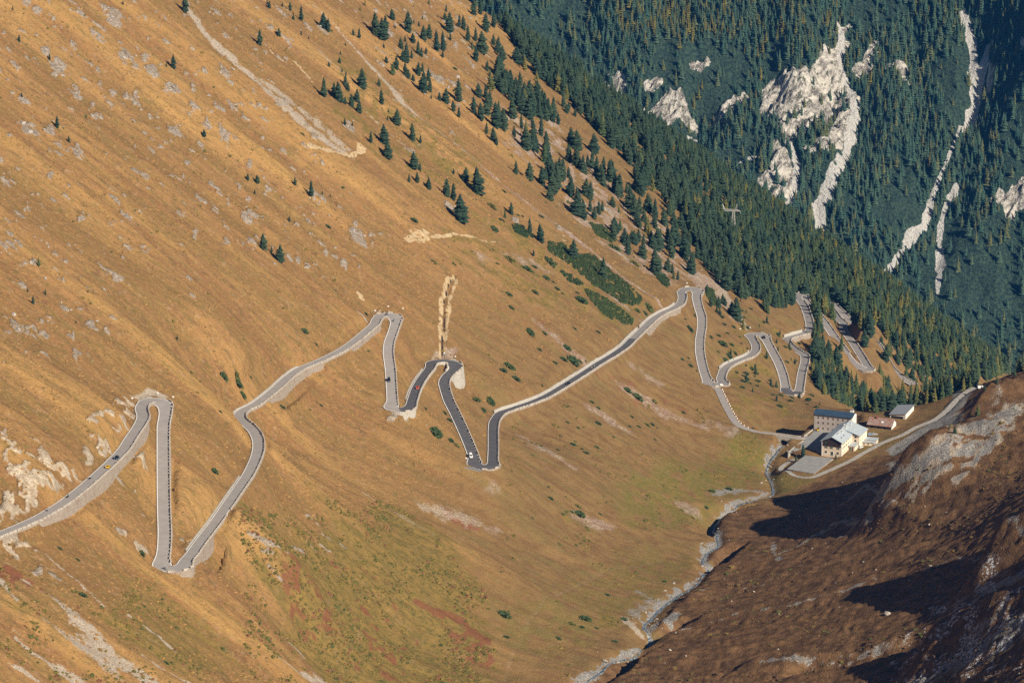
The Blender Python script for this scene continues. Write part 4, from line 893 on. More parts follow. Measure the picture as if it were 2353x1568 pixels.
SHRB = [mesh_np('juniper_shrub', *bush_geo(91+i, 30), MAT_HEATH) for i in range(2)]
B = cc("230,25,30 320,10,50 575,130,60 655,205,45 625,155,25 495,230,55 690,235,20 305,245,50 325,340,50 800,235,40 830,290,100 460,525,70 565,525,45 530,640,45 725,630,80 700,710,70 770,720,110 820,725,40 860,720,25 640,735,45 315,765,90 270,790,70 360,850,80 550,895,30 80,1000,65 180,1010,80 125,1075,55 950,515,45 780,490,40 1230,355,40 1310,340,90 1290,380,35 1605,495,80 1640,395,35 1575,420,25 1550,710,40 1610,755,50 1595,700,30 1650,790,25 1840,600,90 1905,605,45 1890,690,60 1860,715,60 1755,550,45 1810,655,35 1930,665,45 905,1015,40 950,1058,45 1160,930,70 1230,980,90 1350,1010,60 1190,1120,40 950,1168,55 805,1200,35 730,1160,35 1175,1188,35 1240,1192,45 1335,1175,45 1300,1180,60 1370,1200,25 680,1255,30 785,1295,30 770,1320,55 830,1350,30 940,1338,40 863,1378,50 1060,1265,25 1355,1283,40 660,1358,35 540,1330,35 1705,1160,20 1560,1090,40", 1069, 597.5, .3209)
B += cc("150,730,100 250,720,110 270,790,110 305,880,80 370,735,40 630,985,90 910,935,25 945,965,40 855,998,30 820,355,70 905,465,40 120,1015,40 75,1500,80 1885,1190,130 1800,990,40 1955,1025,60 1995,1085,60 2010,1250,60 2055,1290,60 2225,915,70 2315,930,70 2275,1000,60 2195,1050,20 270,1310,30 1310,215,40", 471.7, 660, .2808)
B += cc("970,115,40 1045,105,45 945,185,25 885,230,25 255,145,35 385,215,60 375,180,35 350,205,25 310,215,20 475,215,20 760,513,28 505,572,30 395,715,30 460,720,25 525,688,20 290,765,30 540,780,35 50,660,70 410,680,60 350,700,40 580,680,40 60,760,35", 1132, 1069, .5185)
B += cc("735,785,95 1260,410,90 1480,1390,60 1980,1260,60 690,470,50 530,370,60", 0, 1163.5, .2579)
B += cc("510,1230,60 1905,630,50", 566, 0, .2513) + cc("1530,465,90 745,520,60 2240,340,120 2265,545,80 2330,465,70 1710,845,80 1895,860,50 1845,705,25 1955,860,25 2250,730,40 2290,860,40 530,1475,80 1090,1315,50 1440,400,25", 566, 389.9, .2513)
B += cc("100,250,50 230,465,40 270,475,40 440,480,60 350,660,60 150,870,120 520,900,120 310,960,110 380,940,60 350,980,60 40,910,40 260,930,25 490,1040,70 550,1075,40 590,1140,60 635,1180,30 385,1170,75 145,1190,70 165,1310,70 340,1530,90 470,1545,60 775,1175,45 810,1245,120 690,350,60 1110,770,120 1290,910,110 1320,1340,60 1390,1360,60 1430,1310,90 1840,1380,45 1760,1415,30 940,880,45 480,350,30", 1132, 377.3, .2513)
PB = cast([b[:2] for b in B], zf)
bn = 0
for (u, v, s), p in zip(B, PB):
    d = s*p[1]/F*1.0; low = u > 1100 and v > 1000
    o = bpy.data.objects.new('dwarf_pine', (BUSH if RNG.random() < .8 else SHRB)[int(RNG.integers(2))]); C.objects.link(o)
    o.location = (p[0], p[1], p[2]-.1); a = FALLDIR(p[0], p[1]); gslope = float(np.hypot(zf(p[0]+2, p[1])-zf(p[0]-2, p[1]), zf(p[0], p[1]+2)-zf(p[0], p[1]-2))/4)
    o.rotation_euler = Euler((0, math.atan(gslope)*.9, a)); o.scale = (d*.58*RNG.uniform(.9, 1.15), d*.42*RNG.uniform(.9, 1.2), max(.45, d*.27))
    LQ.append((o, u, v, d, 'dark bush', 'larg'))
    if v > 1000: tag(o, 'low dark green shrub on the lower pasture near the stream', 'shrub', 'shrubs on the lower pasture')
    elif u < 1000: tag(o, 'low dark green bush on the dry grass near the left road legs', 'shrub', 'bushes near the left road legs')
    elif u > 1560: tag(o, 'low dark green bush between the road legs above the hotel', 'shrub', 'bushes between the lower road legs')
    else: tag(o, 'low dark green dwarf pine bush on the grass slope above the long road leg', 'shrub', 'dwarf pine bushes on mid slope')
q_ = PP("1625,690 1700,690 1760,735 1850,790 1880,880 1900,920 1880,945 1790,935 1700,900 1668,850 1640,780")
kk = 0
while kk < 85:
    u, v = RNG.uniform(1620, 1900), RNG.uniform(685, 945)
    if not in_poly(np.array([u]), np.array([v]), np.array(q_))[0]: continue
    p = cast([(u, v)], zf)[0]
    if not off_road(p[:1], p[1:2], 5.5)[0]: continue
    kk += 1
    if kk % 3 == 0: h = float(RNG.uniform(2.5, 6.5)); LQ.append((tree(p, h, YOUNG+PINES[:2], 'stone_pine', 'small dark pine between the road legs above the hotel', 'small pines between the lower road legs'), u, v, h, 'young pine', 'tall'))
    else:
        o = bpy.data.objects.new('dwarf_pine', BUSH[kk % 3]); C.objects.link(o); o.location = (p[0], p[1], p[2]-.1); d = RNG.uniform(2, 5.5); o.rotation_euler = (0, .3, FALLDIR(p[0], p[1])); o.scale = (d*.5, d*.42, d*.3)
        tag(o, 'low dark green bush between the road legs above the hotel', 'shrub', 'bushes between the lower road legs'); LQ.append((o, u, v, d, 'dark bush', 'larg'))
CL = [bush_geo(131+i, 14) for i in range(4)]
def thicket(name, s, label, dens=.46, hgt=1.3):
    poly = cast([(1132+a*.2513, 377.3+b*.2513) for a, b in PP(s)], zf); x0, x1, y0, y1 = poly[:, 0].min(), poly[:, 0].max(), poly[:, 1].min(), poly[:, 1].max()
    n_ = int((x1-x0)*(y1-y0)*dens); X = RNG.uniform(x0, x1, n_); Y = RNG.uniform(y0, y1, n_); d, _ = seg_dist(X, Y, np.r_[poly, poly[:1]])
    k = (in_poly(X, Y, poly) & (d > .4)) & (fbm(X/7, Y/11, 3, 141) > -.55); X, Y = X[k], Y[k]; Zt = zf(X, Y); VV = []; FF = []; off = 0
    for x, y, z in zip(X, Y, Zt):
        V, Fq = CL[int(RNG.integers(4))]; a = RNG.random()*6.28; s_ = RNG.uniform(1.0, 1.9); ca, sa = math.cos(a)*s_, math.sin(a)*s_
        VV.append(np.c_[V[:, 0]*ca-V[:, 1]*sa+x, V[:, 0]*sa+V[:, 1]*ca+y, V[:, 2]*hgt*s_*.75+z-V[:, 0]*0]); FF.append(Fq+off); off += len(V)
    o = obj(name, mesh_np(name, np.vstack(VV), np.vstack(FF), MAT_DWARF)); return tag(o, label, 'thicket')
thicket('dwarf_pine_thicket', "505,700 640,720 760,820 900,830 1000,900 1100,1000 1220,1080 1375,1220 1330,1290 1180,1275 1060,1190 900,1100 780,980 640,880 500,790", 'largest dark dwarf pine thicket, a long band above the long road leg')
thicket('dwarf_pine_thicket', "830,1130 950,1180 1080,1260 1200,1350 1295,1440 1270,1475 1130,1460 1000,1360 900,1250", 'second dark dwarf pine thicket, just below the largest one')
thicket('dwarf_pine_thicket', "610,965 720,1010 830,1100 800,1118 680,1062", 'narrow strip of dwarf pine left of the two big thickets')
thicket('dwarf_pine_thicket', "160,540 260,560 330,640 310,680 200,620", 'rounded dwarf pine thicket at the foot of two pines on mid slope')
thicket('dwarf_pine_thicket', "465,850 520,860 590,930 560,950 490,900", 'small oval dwarf pine thicket left of the largest one')
thicket('dwarf_pine_thicket', "1450,950 1560,1000 1620,1110 1590,1130 1480,1030", 'dwarf pine thicket under tall pines left of the far upper bend')
thicket('dwarf_pine_thicket', "1940,1110 2020,1150 2060,1280 2010,1300 1950,1200", 'dwarf pine thicket just right of the far upper bend')
thicket('dwarf_pine_thicket', "880,540 1000,560 1120,680 1090,720 960,660", 'dwarf pine thicket between the pines on the stony ground')

def tufts(name, s, n_, smin, smax, srcs, label, thr=-.2, seed=151):
    poly = cast(PP(s), zf); x0, x1, y0, y1 = poly[:, 0].min(), poly[:, 0].max(), poly[:, 1].min(), poly[:, 1].max()
    X = RNG.uniform(x0, x1, n_); Y = RNG.uniform(y0, y1, n_); k = in_poly(X, Y, poly) & (fbm(X/14, Y/24, 3, seed)+.5*fbm(X/4, Y/6, 2, seed+1) > thr) & off_road(X, Y, 5.0); X, Y = X[k], Y[k]
    h = RNG.uniform(smin, smax, len(X))*(.6+.8*RNG.random(len(X))**2)
    scatter(name, np.c_[X, Y, zf(X, Y)-.05], h*.75, 1.2+.7*RNG.random(len(X)), RNG.integers(0, len(srcs), len(X)), srcs, label=label)
MAT_BRN = needle_mat('brown_heather', (.075, .045, .025), (.15, .085, .04)); BRN = [mesh_np('heather_tuft', *bush_geo(171+i, 10), MAT_BRN) for i in range(2)]
MAT_STRAW = needle_mat('straw_grass', (.34, .20, .07), (.25, .135, .05), (.17, .115, .036)); STRAW = [mesh_np('grass_tuft', *bush_geo(181+i, 9), MAT_STRAW) for i in range(3)]
MAT_OLIVE2 = needle_mat('ochre_leaves', (.21, .145, .042), (.17, .125, .038)); MAT_RUSSET = needle_mat('russet_leaves', (.17, .075, .042), (.20, .10, .045)); MAT_OLIVE = needle_mat('olive_leaves', (.15, .12, .028), (.10, .09, .026))
LOW = [mesh_np('heath_tuft', *bush_geo(161+i, 12), q) for i, q in enumerate((MAT_HEATH, MAT_OLIVE, MAT_OLIVE2, MAT_OLIVE2, MAT_RUSSET, MAT_OLIVE, MAT_OLIVE2, MAT_OLIVE))]
tufts('heath_shrubs', "540,1165 900,1150 1010,1240 1130,1380 1140,1600 560,1600 560,1290", 16000, .5, 1.4, LOW, 'olive and russet heath shrubs covering the lower middle slope', .02)
tufts('heath_shrubs', "0,1300 160,1350 330,1320 420,1400 560,1500 560,1600 0,1600", 5000, .5, 1.2, LOW, 'olive heath shrubs in the lower left corner between pale scree', .18, 153)
tufts('pasture_shrubs', "1100,950 1640,900 1640,1000 1760,1050 1640,1180 1600,1300 1450,1420 1300,1560 1150,1560 1150,1300", 7000, .5, 1.5, LOW[:4], 'small scattered shrubs dotted over the lower pasture', .34, 155)
tufts('slope_shrubs', "0,0 1100,0 1560,500 1560,640 1100,900 600,840 300,900 0,980", 12000, .5, 1.4, LOW[:4], 'small green and olive shrubs dotted over the big grass slope', .36, 157)
tufts('brown_shrubs', "1700,1200 2352,900 2352,1600 1400,1600 1560,1400", 16000, .35, 1.1, [LOW[3], LOW[0], BRN[0], BRN[1]], 'small dark shrubs dotted over the shaded brown slope', .25, 159)
tufts('grass', "-60,-60 1100,-60 1560,500 1600,700 1300,880 1000,1050 760,1180 560,1400 700,1600 0,1600 -60,900", 80000, .4, 1.05, STRAW, 'straw coloured grass tufts all over the sunlit slope', -.12, 163)

# ------------------------------------------------------------------ stone walls and parapets along the road
def stone_mat(name, a, b, dark, joint=(.19, .155, .125), sc=1.7):
    m = NT(name); P_ = m.pos()
    v = m.n('ShaderNodeTexVoronoi', feature='DISTANCE_TO_EDGE'); m.L(P_, v.inputs['Vector']); v.inputs['Scale'].default_value = 1.1*sc
    v2 = m.n('ShaderNodeTexVoronoi', feature='F1'); m.L(P_, v2.inputs['Vector']); v2.inputs['Scale'].default_value = 1.1*sc
    c = m.mix(m.n('ShaderNodeSeparateColor').outputs[0], a, b); sp_ = c.node.inputs[0].links[0].from_node; m.L(v2.outputs['Color'], sp_.inputs[0])
    c = m.mix(m.math('MULTIPLY', m.ramp(m.noise(P_, .22, 4, .6), .5, .68), .7), c, dark)
    c = m.mix(m.ramp(v.outputs['Distance'], .10, .03), c, joint) if False else m.mix(m.math('SUBTRACT', 1.0, m.ramp(v.outputs['Distance'], .02, .09)), c, joint)
    m.color(c); m.bump(m.ramp(v.outputs['Distance'], .0, .12), .7, .12); return m.m
MAT_WALL = stone_mat('rubble_masonry', (.30, .25, .20), (.42, .355, .285), (.27, .185, .15))
MAT_WALL_PALE = stone_mat('pale_masonry', (.44, .41, .36), (.54, .50, .44), (.38, .34, .29), (.26, .235, .2))
MAT_PARAPET = stone_mat('parapet_stone', (.50, .44, .37), (.62, .56, .48), (.40, .34, .28), sc=1.6)
T_, R_ = frame(road_main); RN = len(road_main)
LEGS = [(40,1205,'leftmost road leg at the edge of the view'), (190,1125,'road leg that carries the yellow car'), (318,970,'road leg just below the first upper bend'), (379,935,'first upper bend on the left'), (375,1100,'straight steep leg right of the first upper bend'), (395,1303,'lowest bend on the left'), (470,1235,'leg rising from the lowest left bend'), (592,1020,'S-curve below the left bushes'), (560,955,'sharp corner at the left bushes'), (640,890,'leg climbing past the hiker'), (790,795,'long leg below the second upper bend'), (907,735,'second upper bend'), (896,850,'leg with the dark off-roader'), (915,940,'second lower bend'), (950,900,'leg with the red car'), (1030,840,'dark upper bend under the earth trench'), (1050,950,'leg with the white van'), (1115,1070,'third lower bend'), (1132,1010,'short leg right of the third lower bend'), (1250,915,'long dark leg with the black car'), (1400,820,'long dark leg behind the two cyclists'), (1520,720,'pale end of the long leg'), (1585,665,'third upper bend under the stony gully'), (1608,760,'leg falling to the hotel junction'), (1650,880,'bend at the hotel junction'), (1695,828,'curving leg below the junction'), (1735,785,'small upper bend above the hotel'), (1785,830,'leg with a black car above the hotel'), (1820,903,'lowest bend above the hotel'), (1845,840,'short leg right of the lowest bend'), (1830,770,'walled leg with a motorcycle'), (1855,720,'leg climbing into the trees'), (1900,750,'leg half hidden by firs'), (1965,835,'forest bend'), (1975,800,'narrow leg in the forest'), (1930,730,'topmost forest leg'), (2020,800,'far leg deep in the forest'), (2070,866,'last bit of road in the forest')]
def leg_name(i):
    d = [math.hypot(RP[i, 0]-a, RP[i, 1]-b) for a, b, _ in LEGS]; return LEGS[int(np.argmin(d))][2]
used = {}
def uniq(label):
    n_ = used.get(label, 0); used[label] = n_+1
    return label if n_ == 0 else label + (' , second stretch' if n_ == 1 else ' , third stretch' if n_ == 2 else ' , further stretch').replace(' ,', ',')
def run_mask(side):
    off = road_main[:, :2]+side*R_*(HWA[:, None]+1.6); drop = road_main[:, 2]-znat(off[:, 0], off[:, 1])
    chk = road_main[:, :2]+side*R_*(HWA[:, None]+.9); bad = np.zeros(RN, bool)
    for i in range(RN):
        d = np.hypot(road_main[:, 0]-chk[i, 0], road_main[:, 1]-chk[i, 1]); d[max(0, i-14):i+15] = 99; bad[i] = d.min() < HWA[i]+.5
    m_ = (drop > .25) & ~bad
    l0, l1 = sorted((near_i(374, 985), near_i(374, 1268))); down = side*R_[:, 0] > 0; m_[l0:l1] |= down[l0:l1]
    k = np.convolve(m_.astype(float), np.ones(11)/11, 'same') > .45
    return k & ~bad
def runs(mask, minlen=9, maxlen=130):
    out = []; i = 0
    while i < len(mask):
        if mask[i]:
            j = i
            while j < len(mask) and mask[j]: j += 1
            if j-i >= minlen:
                nseg = max(1, round((j-i)/maxlen)); e = np.linspace(i, j, nseg+1).astype(int)
                out += [(e[k], e[k+1]) for k in range(nseg)]
            i = j
        else: i += 1
    return out
def block_mesh():
    bm = bmesh.new(); bmesh.ops.create_cube(bm, size=1.0); bmesh.ops.scale(bm, vec=(3.1, .55, .95), verts=bm.verts); bmesh.ops.translate(bm, vec=(0, 0, .30), verts=bm.verts)
    bmesh.ops.bevel(bm, geom=[e for e in bm.edges if all(v.co.z > .3 for v in e.verts)], offset=.06, segments=1, affect='EDGES')
    me = bpy.data.meshes.new('parapet_block'); bm.to_mesh(me); bm.free(); me.materials.append(MAT_PARAPET); return me
BLOCK = block_mesh()
def strip_mesh(rows):
    n_ = len(rows[0]); k = len(rows); V = np.stack(rows, 1).reshape(-1, 3); idx = np.arange(n_*k).reshape(n_, k)
    Fq = np.stack([idx[:-1, :-1], idx[:-1, 1:], idx[1:, 1:], idx[1:, :-1]], -1).reshape(-1, 4)
    ends = [tuple(idx[0, ::-1][:4])[:4], tuple(idx[-1][:4])]
    return V, Fq
def retaining(i0, i1, side, label):
    s = slice(i0, min(i1+1, RN)); c = road_main[s]; r = side*R_[s]; HW = HWA[s]
    def row(o_, z): return np.c_[c[:, :2]+r*np.reshape(o_, (-1, 1)), z]
    zt = c[:, 2]+.10; og = c[:, :2]+r*(HW[:, None]+1.5); zg = np.minimum(zf(og[:, 0], og[:, 1]), zt-.5)-.8; h = zt-zg
    bat = .10*h
    rows = [row(HW-.15, zt-.6), row(HW-.15, zt), row(HW+.62, zt), row(HW+.62+bat*.5, zt-h*.5), row(HW+.62+bat, zg)]
    V, Fq = strip_mesh([rows[k] for k in (range(5) if side > 0 else range(4, -1, -1))])
    wall = obj('retaining_wall', mesh_np('retaining_wall', V, Fq, MAT_WALL_PALE if pale(i0, i1) else MAT_WALL)); tag(wall, label, 'wall', 'stone walls along the road')
    n_ = int((i1-i0)/3.75)
    for k in range(n_):
        i = i0+(k+.5)*(i1-i0)/n_; a = int(i); p = road_main[a]; t = T_[a]; q = road_main[min(a+2, RN-1)]-road_main[max(a-2, 0)]
        b = bpy.data.objects.new('parapet_block', BLOCK); C.objects.link(b); b.parent = wall
        xy = p[:2]+side*R_[a]*(HWA[a]+.36); b.location = (xy[0], xy[1], p[2]+.10+RNG.normal(0, .02))
        b.rotation_euler = (0, -math.atan2(q[2], math.hypot(q[0], q[1])), math.atan2(t[1], t[0])); b.scale = ((i1-i0)/n_/3.75*RNG.uniform(.94, 1.03), 1, RNG.uniform(.92, 1.08))
    return wall
ip0, ip1 = near_i(1044, 838), near_i(1020, 880)
def pale(a, b): return abs((a+b)/2-(ip0+ip1)/2) < 45 or a < ip0 < b
for side in (-1, 1):
    for a, b in runs(run_mask(side)):
        mid = (a+b)//2; ub, vb = RP[mid]
        if RP[a:b, 0].max() < -60: continue
        retaining(a, b, side, uniq(('stone retaining wall on the valley side of the ' if side*R_[mid][0] > 0 else 'stone retaining wall on the hill side of the ')+leg_name(mid)))
# low masonry on the uphill edge of three legs
def uphill(u0, v0, u1, v1, label, hgt=1.7):
    a, b = sorted((near_i(u0, v0), near_i(u1, v1))); s = slice(a, b); c = road_main[s]
    # uphill side = the side where the ground is higher
    mid = (a+b)//2; p = road_main[mid, :2]; side = 1 if znat(*(p+R_[mid]*7)) > znat(*(p-R_[mid]*7)) else -1
    r = side*R_[s]; HW = HWA[s]; zt = c[:, 2]+hgt*(.8+.35*vnoise(np.arange(b-a)/6.0, np.zeros(b-a), 5))
    row = lambda o_, z: np.c_[c[:, :2]+r*np.reshape(o_, (-1, 1)), z]
    rows = [row(HW+.35, c[:, 2]-.4), row(HW+.55, zt), row(HW+1.15, zt), row(HW+1.3, c[:, 2]-.4)]
    V, Fq = strip_mesh([rows[k] for k in (range(4) if side > 0 else range(3, -1, -1))])
    tag(obj('stone_wall', mesh_np('stone_wall', V, Fq, MAT_WALL_PALE)), label, 'wall', 'low walls on the hill side of the road')
uphill(1149, 949, 1477, 755, 'long pale rubble wall on the hill side of the long dark leg', 1.5)
uphill(1480, 752, 1562, 697, 'pale rubble wall on the hill side near the third upper bend', 1.1)
uphill(1664, 846, 1732, 806, 'low pale wall on the hill side of the curving leg below the junction', 1.2)
uphill(1812, 776, 1856, 760, 'tall pale wall on the hill side of the walled leg with a motorcycle', 1.9)
uphill(986, 848, 948, 918, 'low rough stone wall on the hill side of the leg with the red car', .45)
uphill(567, 1093, 445, 1265, 'low rough stone wall on the hill side of the leg rising from the lowest left bend', .4)
uphill(550, 955, 700, 843, 'low rough stone wall on the hill side of the leg climbing past the hiker', .4)
# ------------------------------------------------------------------ the hotel and its neighbours
class MB:
    def __init__(s): s.v = []; s.f = []
    def poly(s, pts): k = len(s.v); s.v += [tuple(map(float, p)) for p in pts]; s.f.append(tuple(range(k, k+len(pts)))); return s
    def box(s, x0, y0, z0, x1, y1, z1):
        p = [(x0, y0, z0), (x1, y0, z0), (x1, y1, z0), (x0, y1, z0), (x0, y0, z1), (x1, y0, z1), (x1, y1, z1), (x0, y1, z1)]
        k = len(s.v); s.v += p; s.f += [tuple(k+i for i in q) for q in ((3, 2, 1, 0), (4, 5, 6, 7), (0, 1, 5, 4), (1, 2, 6, 5), (2, 3, 7, 6), (3, 0, 4, 7))]; return s
    def slab(s, pts, t):                 # a flat polygon given thickness downwards
        k = len(s.v); n_ = len(pts); s.v += [tuple(map(float, p)) for p in pts]+[(p[0], p[1], p[2]-t) for p in pts]
        s.f.append(tuple(range(k, k+n_))); s.f.append(tuple(range(k+2*n_-1, k+n_-1, -1)))
        for i in range(n_): j = (i+1) % n_; s.f.append((k+i, k+n_+i, k+n_+j, k+j))
        return s
    def bar(s, a, b, r, n_=5):
        a, b = Vector(a), Vector(b); d = (b-a); q = d.to_track_quat('Z', 'Y'); k = len(s.v)
        for e in (a, b):
            for i in range(n_): w_ = q @ Vector((r*math.cos(6.2832*i/n_), r*math.sin(6.2832*i/n_), 0)); s.v.append(tuple(e+w_))
        for i in range(n_): j = (i+1) % n_; s.f.append((k+i, k+j, k+n_+j, k+n_+i))
        s.f.append(tuple(range(k+n_-1, k-1, -1))); s.f.append(tuple(range(k+n_, k+2*n_))); return s
    def mesh(s, name, mat):
        me = bpy.data.meshes.new(name); me.from_pydata(s.v, [], s.f); me.update()
        bm = bmesh.new(); bm.from_mesh(me); bmesh.ops.recalc_face_normals(bm, faces=bm.faces); bm.to_mesh(me); bm.free()
        for q in (mat if isinstance(mat, (list, tuple)) else [mat]): me.materials.append(q)
        return me
    def build(s, name, mat, parent=None, label=None):
        o = obj(name, s.mesh(name, mat), parent)
        if label: o['label'] = label
        return o
def plaster(name, a): return flat_mat(name, a, .9, .10, .35)
M_CREAM = plaster('cream_plaster', (.72, .59, .46)); M_GREY = plaster('grey_plaster', (.44, .39, .35)); M_WHITE = plaster('white_plaster', (.74, .70, .64))
M_ZINC = flat_mat('zinc_roof', (.40, .45, .48), .5, .08, .4, .1); M_BLUE = flat_mat('blue_sheet_roof', (.035, .062, .10), .4, .12, .5, .0, .5)
M_BROWN = flat_mat('brown_boards', (.085, .055, .045), .8, .2, 1.2); M_GLASS = flat_mat('window_glass', (.03, .038, .045), .12, .2, 1, 0, .5)
M_SHUT = flat_mat('brown_shutter', (.10, .065, .06), .8); M_GREEN = flat_mat('green_paint', (.02, .065, .04), .6); M_DARK = flat_mat('dark_opening', (.012, .012, .014), .9)
M_STEEL = flat_mat('galvanised_steel', (.45, .46, .47), .45, .1, 2, .5)
m = NT('rusty_sheets'); tc = m.n('ShaderNodeTexCoord').outputs['Object']; wv = m.n('ShaderNodeTexBrick'); m.L(tc, wv.inputs['Vector']); wv.inputs['Scale'].default_value = 1.0
wv.inputs['Brick Width'].default_value = 1.1; wv.inputs['Row Height'].default_value = .75; wv.inputs['Color1'].default_value = (.36, .34, .32, 1); wv.inputs['Color2'].default_value = (.25, .20, .17, 1); wv.inputs['Mortar'].default_value = (.17, .055, .025, 1); wv.inputs['Mortar Size'].default_value = .15; wv.inputs['Mortar Smooth'].default_value = .4
m.color(m.mix(m.math('MULTIPLY', m.ramp(m.noise(tc, .6, 4, .6), .5, .68), .8), wv.outputs['Color'], (.27, .09, .045))); M_RUST = m.m
HC = lambda a, b: (1792.4+a*.13364, 893+b*.13364)
def window(parent, x, y, z, w_, h_, face, shut=None, glass=M_GLASS, frame_m=None):
    """face: 'f' -> looks to -Y, 'r' -> looks to +X, 'l' -> -X. A window is frame > pane (and shutters beside it)"""
    fm_ = frame_m or M_WHITE
    def bx(mb, a0, a1, z0, z1, d0, d1):
        if face == 'f': mb.box(x+a0, y-d1, z+z0, x+a1, y-d0, z+z1)
        elif face == 'r': mb.box(x+d0, y+a0, z+z0, x+d1, y+a1, z+z1)
        else: mb.box(x-d1, y+a0, z+z0, x-d0, y+a1, z+z1)
        return mb
    f = MB(); t = .09
    bx(f, -w_/2, -w_/2+t, 0, h_, -.1, .05); bx(f, w_/2-t, w_/2, 0, h_, -.1, .05); bx(f, -w_/2+t, w_/2-t, 0, t, -.1, .05); bx(f, -w_/2+t, w_/2-t, h_-t, h_, -.1, .05)
    fo = f.build('window', fm_, parent); bx(MB(), -w_/2+t, w_/2-t, t, h_-t, -.08, .02).build('pane', glass, fo)
    if shut:
        for sg in (-1, 1): bx(MB(), sg*(w_/2+.26)-.24, sg*(w_/2+.26)+.24, 0, h_, .004, .07).build('shutter', shut, fo)
    return fo
def gable(x0, x1, y0, y1, ze, zp, oh, t, ridge_y=True):
    xm = (x0+x1)/2; k = (zp-ze)/((x1-x0)/2); a = MB()
    a.slab([(x0-oh, y0-oh, ze-k*oh), (xm, y0-oh, zp), (xm, y1+oh, zp), (x0-oh, y1+oh, ze-k*oh)], t); a.slab([(xm, y0-oh, zp), (x1+oh, y0-oh, ze-k*oh), (x1+oh, y1+oh, ze-k*oh), (xm, y1+oh, zp)], t); return a

# main hotel
hp = at_z(*HC(708, 1112), YZ); hotel = empty('hotel', hp, math.atan2(-.38, .92)); tag(hotel, 'cream plastered hotel with pale metal gable roof and brown boarded gable', 'hotel')
WX, LY, EZ, PZ = 13.6, 38.0, 9.2, 12.3
MB().box(0, 0, -3, WX, LY, EZ).build('wall', M_CREAM, hotel)
MB().poly([(0, -.002, EZ), (WX, -.002, EZ), (WX/2, -.002, PZ-.1)]).poly([(0, LY, EZ), (WX/2, LY, PZ-.1), (WX, LY, EZ)]).build('gable', M_CREAM, hotel)
MB().slab([(0.6, -.14, EZ-3.6), (WX-.6, -.14, EZ-3.6), (WX-.6, -.14, EZ), (WX/2, -.14, PZ-.45), (.6, -.14, EZ)], 0).build('gable_boards', M_BROWN, hotel)
ob_ = MB(); ob_.box(.6, -.13, EZ-3.6, WX-.6, -.01, EZ-.05).build('boarding', M_BROWN, hotel)
MB().box(2.0, -.2, EZ-1.9, 3.6, -.14, EZ-.7).build('green_panel', M_GREEN, hotel)
for x in (-.02, WX-.58): MB().box(x, -.05, -3, x+.6, .55, EZ-.1).build('corner_strip', M_WHITE, hotel)
gable(0, WX, 0, LY, EZ+.1, PZ+.1, .9, .22).build('roof', M_ZINC, hotel)
WG0, WG1, WW = 20.5, 37.0, 5.2
MB().box(WX, WG0, -3, WX+WW, WG1, EZ-1.0).build('wing_wall', M_CREAM, hotel)
k_ = (PZ-EZ)/(WX/2); MB().slab([(WX/2+.5, WG0-.7, PZ+.14-k_*.5), (WX+WW+.8, WG0-.7, EZ-1.0+.15), (WX+WW+.8, WG1+.7, EZ-1.0+.15), (WX/2+.5, WG1+.7, PZ+.14-k_*.5)], .2).build('wing_roof', M_ZINC, hotel)
MB().box(WX, 13.0, -3, WX+4.6, 19.5, 3.2).build('porch_wall', M_CREAM, hotel); MB().box(WX-.0, 12.4, 3.2, WX+5.2, 20.1, 3.45).build('porch_roof', M_ZINC, hotel)
for x, g in ((2.9, M_GREEN), (6.4, M_GREEN), (11.0, M_GREEN)): window(hotel, x, 0, 4.1, .95, 1.35, 'f', M_GREEN)
for x in (2.9, 10.9): window(hotel, x, 0, .9, 1.7, 1.5, 'f')
d_ = MB().box(6.3, -.12, -.2, 8.1, .02, 2.5).build('door', M_WHITE, hotel); MB().box(6.5, -.17, 0, 7.15, -.12, 2.3).box(7.25, -.17, 0, 7.9, -.12, 2.3).build('door_leaf', M_GREEN, d_)
for y in (2.5, 6.2, 9.9, 13.6, 17.3):
    for z in (1.2, 4.2, 7.0):
        if z < 3 and y > 12: continue
        window(hotel, WX, y, z, .9, 1.25, 'r', M_GREEN if z > 4 else None)
for y in (23, 27, 31, 35):
    for z in (1.0, 4.0, 6.4): window(hotel, WX+WW, y, z, .9, 1.2, 'r')
for y in (3, 9, 15, 21, 27, 33):
    for z in (1.2, 4.2, 7.0): window(hotel, 0, y, z, .9, 1.25, 'l')
for z in (4.0, 6.4): window(hotel, WX+2.6, WG0, z, 1.6, 1.5, 'f')
MB().box(WX+1.0, 12.95-.06, 0, WX+2.0, 12.99, 2.2).build('porch_door', M_GREEN, hotel); MB().box(WX+2.6, 12.95-.06, 0, WX+3.6, 12.99, 2.2).build('porch_door', M_GLASS, hotel)
for y, x in ((8, 8.6), (14.5, 9.2), (17.5, 7.9), (23, 9.0), (25.5, 8.2), (29.5, 10.2), (28, 6.0), (33, 9.0)):
    zz = PZ+.1-k_*abs(x-WX/2); ch_ = MB().box(x-.35, y-.35, zz-.4, x+.35, y+.35, zz+1.1).build('chimney', M_WHITE, hotel); MB().box(x-.45, y-.45, zz+1.1, x+.45, y+.45, zz+1.22).build('cap', M_STEEL, ch_)
for y in (6, 11, 20, 26): zz = PZ+.13-k_*4.2; MB().box(WX/2+3.6, y-.6, zz-.2, WX/2+4.8, y+.6, zz+.12).build('skylight', M_GLASS, hotel)
for k in range(22): MB().box(WX/2+.1, -.7+k*1.8, PZ-.02, WX/2+.16, -.62+k*1.8, PZ+.05)
